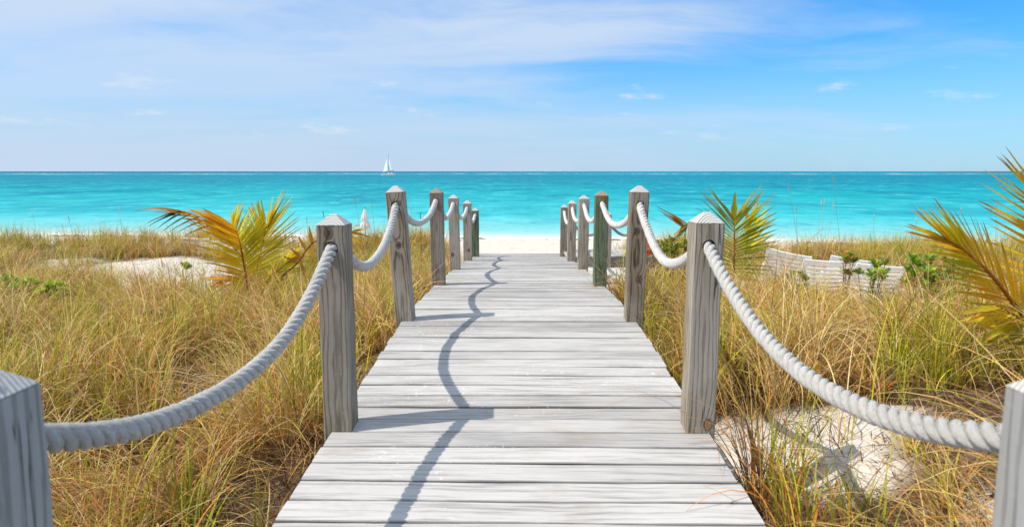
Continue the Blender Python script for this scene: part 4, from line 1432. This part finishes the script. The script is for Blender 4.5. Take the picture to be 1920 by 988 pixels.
# ------------------------------------------------------------------ white sun loungers
def make_lounger():
    root = empty('sun_lounger', (0, 0, 0))
    wd, zs = 0.66, 0.34

    def slat(bm, c, ux, un, w_, th, ln, sag=0.0):
        # a slat across the lounger, bowed slightly
        n = 6
        prev = None
        ut = Vector((1, 0, 0))
        for i in range(n + 1):
            u = i / n * 2 - 1
            p = Vector(c) + ut * (u * ln / 2) - Vector(un) * sag * (1 - u * u)
            ring = [bm.verts.new(p + Vector(ux) * a * w_ / 2 + Vector(un) * b_ * th / 2) for a, b_ in ((-1, -1), (1, -1), (1, 1), (-1, 1))]
            if prev:
                for k in range(4):
                    bm.faces.new((prev[k], prev[(k + 1) % 4], ring[(k + 1) % 4], ring[k]))
            else:
                bm.faces.new(ring[::-1])
            prev = ring
        bm.faces.new(prev)

    bm = bmesh.new()
    for i in range(11):
        slat(bm, (0, 0.06 + i * 0.112, zs), (0, 1, 0), (0, 0, 1), 0.075, 0.014, wd - 0.07, 0.012)
    bm_obj('seat', bm, M_WHITE, root)
    for s in (-1, 1):
        bm = bmesh.new()
        box(bm, (s * wd / 2 - 0.022, -0.05, zs - 0.045), (s * wd / 2 + 0.022, 1.30, zs + 0.022), 0.008)
        bm_obj('side_rail', bm, M_WHITE, root)
        for y in (0.06, 1.20):
            bm = bmesh.new()
            tube(bm, [(s * (wd / 2), y, zs - 0.04), (s * (wd / 2 + 0.01), y + (0.02 if y > 1 else -0.02), zs * 0.5), (s * (wd / 2 + 0.02), y + (0.05 if y > 1 else -0.05), 0)], [0.026, 0.024, 0.022], 8)
            bm_obj('leg', bm, M_WHITE, root, smooth=True)
        bm = bmesh.new()
        tube(bm, [(s * (wd / 2 + 0.03), 0.05, zs), (s * (wd / 2 + 0.045), 0.06, zs + 0.17), (s * (wd / 2 + 0.045), 0.14, zs + 0.22), (s * (wd / 2 + 0.045), 0.38, zs + 0.21), (s * (wd / 2 + 0.03), 0.46, zs)], 0.020, 8)
        bm_obj('armrest', bm, M_WHITE, root, smooth=True)
    back = []
    el = R(52)
    d = Vector((0, -math.cos(el), math.sin(el)))
    nn = Vector((0, math.sin(el), math.cos(el)))
    bm = bmesh.new()
    for i in range(6):
        slat(bm, Vector((0, -0.02, zs + 0.01)) + d * (0.06 + i * 0.095), d, nn, 0.060, 0.014, wd - 0.05, 0.02)
    slat(bm, Vector((0, -0.02, zs + 0.01)) + d * 0.665, d, nn, 0.115, 0.018, wd + 0.03, 0.02)
    bo = bm_obj('backrest', bm, M_WHITE, root)
    for s in (-1, 1):
        bm = bmesh.new()
        box(bm, (s * wd / 2 - 0.018, 0, -0.018), (s * wd / 2 + 0.018, 0.70, 0.020), 0.006,
            Matrix.Translation((0, -0.02, zs + 0.01)) @ Matrix.Rotation(math.pi - el, 4, 'X') if False else None)
        for v in bm.verts:
            q = v.co.copy()
            v.co = Vector((q.x, -0.02, zs + 0.01)) + d * q.y + nn * q.z
        bm_obj('back_rail', bm, M_WHITE, bo)
    return root


lounger0 = make_lounger()
_used = [False]


def place_lounger(px, py, Y, rz, roll, label, lift=0.0, pitch=0.0):
    """px, py is where the middle of its back's top edge shows"""
    c = at(px, py, Y)
    o = lounger0 if not _used[0] else copy_tree(lounger0)
    _used[0] = True
    o.rotation_euler = (pitch, roll, rz)
    M = o.rotation_euler.to_matrix()
    topc = M @ Vector((0, -0.45, 0.91))
    o.location = c - topc
    tag(o, label, 'sun lounger', 'white slatted sun loungers')
    return o


place_lounger(1480, 474, 11.0, R(-24), R(10), 'leftmost white slatted lounger of the row behind the palm frond on the right')
place_lounger(1552, 489, 10.6, R(-12), R(2), 'second white slatted lounger from the palm frond in the row on the right')
place_lounger(1602, 486, 10.9, R(-20), R(7), 'third white slatted lounger, behind the shrub with one orange leaf')
place_lounger(1652, 498, 10.4, R(-10), R(4), 'rightmost white slatted lounger, half hidden by the small green shrub')
place_lounger(1137, 503, 9.1, R(178), R(0), 'white lounger tucked beside the boardwalk below the grey landing')
place_lounger(366, 447, 17.2, R(4), R(2), 'far white slatted lounger on the sand behind the yellow palm leaves')
place_lounger(412, 452, 17.0, R(-14), R(-4), 'far white lounger mostly hidden by the yellow palm')

# ------------------------------------------------------------------ closed parasol on the beach
def build_parasol():
    Y = 40.0
    tip = at(683.5, 389, Y)
    g = gpt(tip.x, Y)
    H = tip.z - g.z
    root = empty('beach_parasol', g)
    tag(root, 'closed cream parasol standing on the beach near the water', 'parasol')
    bm = bmesh.new()
    tube(bm, [(0, 0, -0.2), (0, 0, H - 0.04)], 0.028, 10)
    bm_obj('pole', bm, M_POLE, root)
    bm = bmesh.new()
    seg = 32
    rings = []
    tie = H - 0.80
    for (z, r, am) in ((H - 0.05, 0.02, 0), (H - 0.25, 0.085, .12), (H - 0.5, 0.155, .2), (tie + 0.10, 0.20, .25), (tie, 0.15, .2), (tie - 0.06, 0.145, .2), (tie - 0.14, 0.215, .3), (tie - 0.30, 0.235, .36), (tie - 0.42, 0.23, .4)):
        rings.append([bm.verts.new(((r * (1 + am * math.cos(8 * a))) * math.cos(a), (r * (1 + am * math.cos(8 * a))) * math.sin(a), z - (0.05 * math.cos(8 * a) if z < tie - 0.4 else 0))) for a in [k * 2 * math.pi / seg for k in range(seg)]])
    for i in range(len(rings) - 1):
        for k in range(seg):
            bm.faces.new((rings[i][k], rings[i][(k + 1) % seg], rings[i + 1][(k + 1) % seg], rings[i + 1][k]))
    bm_obj('canopy', bm, M_CANVAS, root, smooth=True)
    bm = bmesh.new()
    bmesh.ops.create_uvsphere(bm, u_segments=10, v_segments=8, radius=0.04, matrix=Matrix.Translation((0, 0, H - 0.03)))
    bm_obj('finial', bm, M_DARK, root, smooth=True)


build_parasol()

# ------------------------------------------------------------------ catamaran under sail and two far boats
def build_catamaran():
    Y = 768.0
    c = at(729.5, 329, Y)
    k = Y / F                       # metres per pixel out there
    root = empty('catamaran', (c.x, Y, 0))
    tag(root, 'white catamaran under sail near the horizon left of the boardwalk', 'sailboat')

    def P(px, py, dy=0.0):
        q = at(px, py, Y)
        return Vector((q.x - c.x, dy, q.z))

    L = 16.5
    for s in (-1, 1):
        bm = bmesh.new()
        prev = None
        for i in range(13):
            u = i / 12
            x = -L / 2 + L * u
            w_ = 0.75 * min(1, (u * 3.0) ** 0.7 + 0.05)
            top = 1.9 - 0.35 * u
            ring = [bm.verts.new((x, s * 3.4 + a * w_, z)) for a, z in ((-1, top), (-1.0, 0.7), (-0.5, -0.3), (0.5, -0.3), (1.0, 0.7), (1, top))]
            if prev:
                for q in range(6):
                    bm.faces.new((prev[q], prev[(q + 1) % 6], ring[(q + 1) % 6], ring[q]))
            else:
                bm.faces.new(ring[::-1])
            prev = ring
        bm.faces.new(prev)
        bm_obj('hull', bm, M_HULL, root)
    bm = bmesh.new()
    box(bm, (-3.5, -3.0, 1.3), (5.5, 3.0, 1.9), 0.1)
    bm_obj('bridge_deck', bm, M_HULL, root)
    bm = bmesh.new()
    box(bm, (-1.0, -2.4, 1.95), (4.2, 2.4, 3.3), 0.5)
    bm_obj('cabin', bm, M_HULL, root)
    bm = bmesh.new()
    box(bm, (0.2, -2.43, 2.35), (3.2, -2.41, 2.85))
    bm_obj('window', bm, M_DARK, root)
    mast_b, mast_t = P(728.5, 321), P(728.8, 288)
    bm = bmesh.new()
    tube(bm, [mast_b - Vector((0, 0, 2)), mast_t], [0.22, 0.14], 8)
    bm_obj('mast', bm, M_POST_G if False else M_DARK, root)
    bm = bmesh.new()
    tube(bm, [P(728.8, 321.0), P(738.5, 320.5)], [0.26, 0.22], 8)
    bm_obj('boom', bm, M_DARK, root)

    def sail(name, a, b_, cc, belly, mat):
        n = 10
        V, Fc = [], []
        idx = {}
        for i in range(n + 1):
            for j in range(n + 1 - i):
                u, v = i / n, j / n
                p = a * (1 - u - v) + b_ * u + cc * v
                w0 = (1 - u - v)
                p = p + Vector((0, -1, 0)) * belly * 9 * (u * v + v * w0 + u * w0) * 0.33
                idx[i, j] = len(V)
                V.append(tuple(p))
        for i in range(n):
            for j in range(n - i):
                Fc.append((idx[i, j], idx[i + 1, j], idx[i, j + 1]))
                if i + j < n - 1:
                    Fc.append((idx[i + 1, j], idx[i + 1, j + 1], idx[i, j + 1]))
        bm = bmesh.new()
        lv = [bm.verts.new(p) for p in V]
        hv = [bm.verts.new((p[0], p[1] + 0.03, p[2])) for p in V]
        for f in Fc:
            bm.faces.new([lv[q] for q in f])
            bm.faces.new([hv[q] for q in f[::-1]])
        bm_obj(name, bm, mat, root, smooth=True)

    sail('jib', P(716.8, 323, 5.0), P(725.2, 299, 0.5), P(727.8, 320, -3.0), 1.2, M_SAIL)
    sail('mainsail', P(729.1, 319.5, 0.4), P(729.0, 292, 0.4), P(736, 320, -5.0), 0.9, M_SAIL_PALE)


build_catamaran()


def far_boat(px, Y, L, label):
    c = at(px, 323, Y)
    root = empty('distant_boat', (c.x, Y, 0))
    tag(root, label, 'boat', 'far off boats on the horizon')
    bm = bmesh.new()
    prev = None
    for i in range(9):
        u = i / 8
        w_ = L * 0.14 * min(1, (u * 2.5) ** 0.7 + 0.06)
        x = -L / 2 + L * u
        top = L * (0.14 - 0.04 * u)
        ring = [bm.verts.new((x, a * w_, z)) for a, z in ((-1, top), (-0.6, -0.3), (0.6, -0.3), (1, top))]
        if prev:
            for q in range(4):
                bm.faces.new((prev[q], prev[(q + 1) % 4], ring[(q + 1) % 4], ring[q]))
        else:
            bm.faces.new(ring[::-1])
        prev = ring
    bm.faces.new(prev)
    bm_obj('hull', bm, M_HULL, root)
    bm = bmesh.new()
    box(bm, (-L * 0.1, -L * 0.09, L * 0.1), (L * 0.22, L * 0.09, L * 0.30), L * 0.02)
    bm_obj('cabin', bm, M_DARK, root)


far_boat(669.5, 2300, 9, 'tiny boat on the horizon left of the catamaran')
far_boat(828, 2500, 8, 'tiny boat on the horizon right of the catamaran')

# ------------------------------------------------------------------ grass
PAL = np.array([
    (0.82, 0.60, 0.28),    # pale straw
    (0.66, 0.41, 0.12),   # straw
    (0.43, 0.225, 0.07),    # tan brown
    (0.15, 0.075, 0.034),  # dead brown
    (0.62, 0.55, 0.04),    # yellow green
    (0.36, 0.42, 0.024),   # green
    (0.12, 0.175, 0.018),  # deep green
    (0.66, 0.23, 0.025),   # orange
    (0.075, 0.042, 0.022), # rotting thatch
])


def mound(x, y):
    """0 in the hollows between clumps, 1 on the clumps"""
    return smooth01(fbm(x, y, 1.3, 15) + 0.40 * (vnoise(x, y, 2.6, 18) - 0.5), 0.36, 0.60)


def blades(n_tuft, region, per, kind, Lr, wr, seed, seg=6, dens=None, tuft_r=0.06):
    """tufts of grass over a region. kind: straw (arching fountains), green (upright blades), thatch (dead litter)"""
    g = np.random.default_rng(seed)
    x, y = region(g, n_tuft)
    keep = (np.abs(x) > (0.87 if kind == 'thatch' else 0.97)) | (y > DECK_END + 0.3)
    keep &= ~((x > 0.7) & (x < 2.25) & (y > LAND_Y - 0.1) & (y < LAND_Y + 1.05))
    b = bare(x, y)
    keep &= g.random(len(x)) > b * (np.where(y < 5, 0.94, 0.84) if kind != 'thatch' else 0.42)
    gz = fbm(x, y, 0.5, 7) + 0.5 * (vnoise(x, y, 1.9, 12) - 0.5)      # green or straw in broad patches
    gz = gz - 0.07 * smooth01(x, 0.8, 2.0)
    if dens is not None:
        keep &= g.random(len(x)) < dens(x, y)
    mo = mound(x, y)
    if kind == 'straw':
        keep &= g.random(len(x)) < 0.07 + 0.93 * mo
        keep &= g.random(len(x)) < 1.15 - 0.55 * smooth01(gz, 0.45, 0.7)
    elif kind == 'green':
        keep &= g.random(len(x)) < (0.22 + 0.9 * smooth01(gz, 0.42, 0.68)) * (0.35 + 0.65 * mo)
    x, y, mo, gz = x[keep], y[keep], mo[keep], gz[keep]
    nt = len(x)
    cnt = g.poisson(per, nt) + 1
    cnt = np.where(bare(x, y) > 0.3, np.maximum(1, cnt // 4), cnt)
    tid = np.repeat(np.arange(nt), cnt)
    n = len(tid)
    tl = g.uniform(0.75, 1.2, nt) * (0.40 + 0.78 * mo) * (1 - 0.5 * (1 - smooth01(np.sqrt(((x - 5.0) / 2.3) ** 2 + ((y - 8.5) / 1.6) ** 2), 0.7, 1.2)))
    flow = vnoise(x, y, 0.35, 20) * 7.0                # neighbouring tufts are laid over the same way
    tr = np.sqrt(g.random(n)) * tuft_r
    ta = g.uniform(0, 2 * np.pi, n)
    bx, by = x[tid] + tr * np.cos(ta), y[tid] + tr * np.sin(ta)
    ok = (np.abs(bx) > 0.80) | (by > DECK_END + 0.1)
    tid, tr, ta, bx, by = tid[ok], tr[ok], ta[ok], bx[ok], by[ok]
    n = len(tid)
    bz = ground(bx, by) - 0.01
    L = g.uniform(Lr[0], Lr[1], n) * tl[tid]
    u = g.random(n)
    wind = 0.0
    curl = g.normal(0, 0.45, n)
    tone = g.uniform(0.85, 1.15, nt)[tid]
    if kind == 'straw':
        az = np.where(g.random(n) < 0.55, ta + g.normal(0, 0.5, n), flow[tid] + g.normal(0, 0.5, n))
        th0 = np.abs(g.normal(0.22, 0.20, n))
        bend = np.clip(g.normal(1.75, 0.65, n), 0.3, 3.2)
        br = g.normal(0, 0.34, nt)[tid] + u
        ci = np.where(br < 0.20, 0, np.where(br < 0.56, 1, np.where(br < 0.88, 2, np.where(br < 1.02, 3, 7))))
        ci = np.where((br < 0.30) & (g.random(n) < 0.18), 4, ci)
        power = 1.25
    elif kind == 'green':
        az = ta + g.normal(0, 0.7, n)
        th0 = np.abs(g.normal(0.12, 0.13, n))
        bend = np.clip(g.gamma(2.0, 0.30, n), 0.05, 1.8)
        br = g.normal(0, 0.2, nt)[tid] + u
        ci = np.where(br < 0.40, 4, np.where(br < 0.80, 5, 6))
        power = 1.6
    else:
        az = g.uniform(0, 2 * np.pi, n)
        th0 = g.uniform(0.7, 1.55, n)
        bend = g.uniform(0.0, 1.3, n)
        ci = np.where(u < 0.08, 1, np.where(u < 0.26, 2, np.where(u < 0.62, 3, 8)))
        power = 1.2
    upright = (ci >= 4) & (ci <= 6)
    wd = g.uniform(wr[0], wr[1], n)
    col = PAL[ci] * g.uniform(0.8, 1.18, (n, 1)) * tone[:, None]
    ts = np.linspace(0, 1, seg + 1)
    pos = np.stack([bx, by, bz], 1)
    P = [pos]
    st = L / seg
    for i in range(seg):
        tm = (ts[i] + ts[i + 1]) / 2
        th = th0 + bend * tm ** power
        a2 = az + curl * tm * 1.6
        d = np.stack([np.sin(th) * np.cos(a2) + 0.05 * tm, np.sin(th) * np.sin(a2), np.cos(th)], 1)
        pos = pos + d * st[:, None]
        P.append(pos)
    P = np.stack(P, 1)                       # n, seg+1, 3
    sa = az + np.pi / 2 + g.normal(0, 0.6, n)
    sd = np.stack([np.cos(sa), np.sin(sa), g.normal(0, 0.25, n)], 1)
    taper = np.clip((1 - ts) ** 0.7, 0.10, 1) * np.minimum(1, 0.55 + ts * 2)
    off = sd[:, None, :] * (wd[:, None] * taper[None])[:, :, None] * 0.5
    V = np.stack([P - off, P + off], 2).reshape(n, -1, 3)
    k = 2 * (seg + 1)
    a = (np.arange(n) * k)[:, None] + np.arange(seg)[None] * 2
    Fq = np.stack([a, a + 1, a + 3, a + 2], -1).reshape(-1, 4)
    # straw bleaches towards the tip, greens yellow a little
    tipc = np.where(upright[:, None], col * 0.55 + PAL[4] * 0.45, col * 0.8 + PAL[0] * (0.2 if kind == 'straw' else 0.0))
    cc = col[:, None, :] * (1 - ts[None, :, None]) + tipc[:, None, :] * ts[None, :, None]
    cc = np.clip(np.repeat(cc, 2, axis=1).reshape(n, k, 3), 0, 0.88)
    return V.reshape(-1, 3), Fq, np.concatenate([cc.reshape(-1, 3), np.ones((n * k, 1))], 1)


def wedge(y0, y1, pad=1.18, extra=0.7):
    def f(g, n):
        # uniform over the visible trapezium and a margin
        y = y0 + (y1 - y0) * g.random(n * 3)
        hwid = 0.78 * y * pad + extra
        m_ = 0.78 * y1 * pad + extra
        x = g.uniform(-m_, m_, n * 3)
        ok = np.abs(x) < hwid
        return x[ok][:n], y[ok][:n]
    return f


def build_grass():
    VV, FF, CC = [], [], []
    base = 0

    def add(r):
        nonlocal base
        VV.append(r[0])
        FF.append(r[1] + base)
        CC.append(r[2])
        base += len(r[0])

    crest = lambda x, y: 1 - 0.98 * smooth01(y, 18.6, 20.5)
    path = lambda x, y: np.where((np.abs(x - 0.4) < 1.3 + 0.12 * np.clip(y - 12, 0, 9)) & (y > DECK_END), 0.03, 1.0)
    dd = lambda x, y: crest(x, y) * path(x, y)
    W1, W2, W3 = wedge(0.9, 4.4), wedge(4.4, 9.5), wedge(9.5, 20.5)
    add(blades(860, W1, 46, 'straw', (0.34, 0.84), (0.0048, 0.0092), 1, 10, dd, 0.05))
    add(blades(1150, W1, 13, 'green', (0.30, 0.66), (0.0065, 0.0125), 2, 8, dd, 0.05))
    add(blades(4200, W1, 18, 'thatch', (0.12, 0.40), (0.0040, 0.0080), 3, 5, dd, 0.14))
    add(blades(2700, W2, 34, 'straw', (0.34, 0.84), (0.0068, 0.0115), 4, 8, dd, 0.07))
    add(blades(3500, W2, 10, 'green', (0.30, 0.66), (0.0080, 0.0140), 5, 6, dd, 0.07))
    add(blades(6000, W2, 12, 'thatch', (0.14, 0.36), (0.005, 0.009), 6, 4, dd, 0.18))
    add(blades(6000, W3, 24, 'straw', (0.32, 0.72), (0.0080, 0.0135), 7, 5, dd, 0.10))
    add(blades(8000, W3, 8, 'green', (0.30, 0.66), (0.0085, 0.0140), 8, 5, dd, 0.09))
    add(blades(5200, W3, 7, 'thatch', (0.16, 0.36), (0.008, 0.014), 9, 3, dd, 0.2))
    # a few blades growing up between the boards
    def through(g, n):
        return np.array([0.42, 0.47, 0.50, 0.40, -0.62]), np.array([3.28, 3.30, 3.32, 2.2, 4.35])
    o = mesh_obj('dune_grass', np.concatenate(VV), np.concatenate(FF), M_GRASS, attrs={'tint': ('FLOAT_COLOR', np.concatenate(CC))})
    tag(o, 'straw and green dune grass covering the sand on both sides of the boardwalk', 'grass', kind='stuff')
    print('grass blades faces', sum(len(f) for f in FF))


build_grass()


# ------------------------------------------------------------------ tall sea oat stalks
def sea_oat(foot_px, tip_px, Y, label, head='pale', bendx=0.0):
    a = at(*foot_px, Y)
    b = at(*tip_px, Y)
    g = gpt(a.x, Y)
    root = empty('sea_oat', g)
    tag(root, label, 'grass stalk', 'tall stalks standing above the dune grass')
    tipl = b - g
    pts = [Vector((0, 0, -0.02)), tipl * 0.35 + Vector((-bendx * 0.4, 0, 0.02)), tipl * 0.72 + Vector((-bendx * 0.3, 0, 0.02)), tipl]
    cur = bez(pts, 14)
    bm = bmesh.new()
    th = 0.00026 * Y
    tube(bm, cur, [th * lerp(1.2, 0.6, i / 14) for i in range(15)], 5)
    s = bm_obj('stem', bm, M_STALK, root, smooth=True)
    col = {'pale': (0.80, 0.68, 0.46), 'dark': (0.16, 0.10, 0.07), 'tan': (0.62, 0.44, 0.22)}[head]
    at_ = s.data.attributes.new('tint', 'FLOAT_COLOR', 'POINT')
    at_.data.foreach_set('color', np.tile([col[0] * 0.7, col[1] * 0.7, col[2] * 0.6, 1], len(s.data.vertices)).astype(np.float32))
    rr = random.Random(label)
    V, Fc, Ct = [], [], []
    d0 = (cur[-1] - cur[-2]).normalized()
    for k in range(18):
        u = k / 18
        p = cur[-1] - d0 * (u * 0.020 * Y * 0.45)
        d = (d0 * rr.uniform(0.4, 1) + Vector((rr.uniform(-1, 1), rr.uniform(-1, 1), rr.uniform(-.6, .3))) * 0.5).normalized()
        v = rr.uniform(0.7, 1.2)
        leaflet(V, Fc, Ct, p, d, 0.0024 * Y * rr.uniform(0.5, 1.1), 0.0006 * Y, 2.0, tuple(c * v for c in col), tuple(c * v for c in col), Vector((0, -1, 0)), 0.9, 3)
    mesh_obj('seed_head', [tuple(v) for v in V], Fc, M_STALK, root, attrs={'tint': ('FLOAT_COLOR', Ct)})


OATS = [
    ((1602, 470), (1562, 330), 8.5, 'tallest thin stalk leaning left above the grass right of the loungers', 'tan', 0.05),
    ((1538, 450), (1546, 372), 12.5, 'pale feathery stalk, left of the pair above the grass behind the loungers', 'pale', 0.0),
    ((1545, 450), (1563, 378), 12.5, 'pale feathery stalk leaning right behind the loungers', 'pale', 0.0),
    ((1530, 450), (1540, 376), 12.8, 'short pale stalk at the left of the feathery group', 'pale', 0.0),
    ((1545, 470), (1478, 345), 8.0, 'long thin stalk arching left beside the upright palm frond', 'tan', 0.12),
    ((1500, 450), (1493, 388), 13.0, 'stalk with a round tan head just right of the upright palm frond', 'tan', 0.0),
    ((1640, 440), (1639, 404), 15.5, 'short pale stalk on the crest right of the tall leaning stalk', 'pale', 0.0),
    ((1800, 430), (1803, 387), 7.5, 'stalk with a round pink-tan head among the big palm tips', 'pale', 0.0),
    ((1718, 440), (1719, 408), 15.5, 'short pale stalk on the crest left of the big palm', 'pale', 0.0),
    ((700, 445), (665, 370), 9.5, 'tan headed stalk leaning left beside the closed parasol', 'tan', 0.04),
    ((716, 450), (697, 378), 9.5, 'thin stalk between the closed parasol and the leaning knotty post', 'tan', 0.03),
    ((774, 445), (771, 388), 12.0, 'pale stalk between the leaning post and the brown post', 'pale', 0.0),
    ((790, 445), (788, 400), 12.0, 'short dark headed stalk just left of the brown post', 'dark', 0.0),
    ((625, 440), (606, 398), 6.8, 'dark seed head beside the top of the nearest left post', 'dark', 0.02),
    ((585, 445), (575, 408), 9.0, 'thin stalk right of the yellow palm', 'tan', 0.02),
    ((235, 445), (223, 388), 13.5, 'pale headed stalk left of the black palm tips', 'pale', 0.02),
    ((75, 445), (60, 395), 14.5, 'pale stalk near the left edge above the dune crest', 'pale', 0.02),
    ((146, 445), (128, 405), 14.5, 'leaning tan stalk above the dune crest on the far left', 'tan', 0.02),
    ((130, 448), (116, 420), 14.5, 'short tan stalk above the dune crest on the far left', 'tan', 0.02),
    ((1880, 450), (1868, 380), 8.0, 'thin stalk behind the upper leaflets of the big palm', 'tan', 0.02),
]
for o_ in OATS:
    sea_oat(*o_)

# ------------------------------------------------------------------ wrack line of dry seaweed on the beach
def build_wrack():
    g = np.random.default_rng(21)
    V, Fc = [], []
    for k in range(420):
        x = g.uniform(-42, 34)
        y = float(shore_y(x)) - 2.4 - abs(g.normal(0, 0.7)) - (g.random() < 0.12) * g.uniform(0, 8)
        if vnoise(x, 4.0, 0.5) < 0.42:
            continue
        r = g.uniform(0.05, 0.20)
        z = float(ground(x, y))
        b0 = len(V)
        m_ = 9
        V.append((x, y, z + r * 0.45))
        for j in range(m_):
            a = j / m_ * 2 * np.pi
            q = r * g.uniform(0.5, 1.3)
            V.append((x + q * 1.7 * np.cos(a), y + q * np.sin(a), z - 0.015))
        for j in range(m_):
            Fc.append((b0, b0 + 1 + j, b0 + 1 + (j + 1) % m_))
    o = mesh_obj('seaweed_wrack', V, Fc, M_WEED)
    tag(o, 'scattered dark dry seaweed along the high water mark', 'seaweed', kind='stuff')


build_wrack()
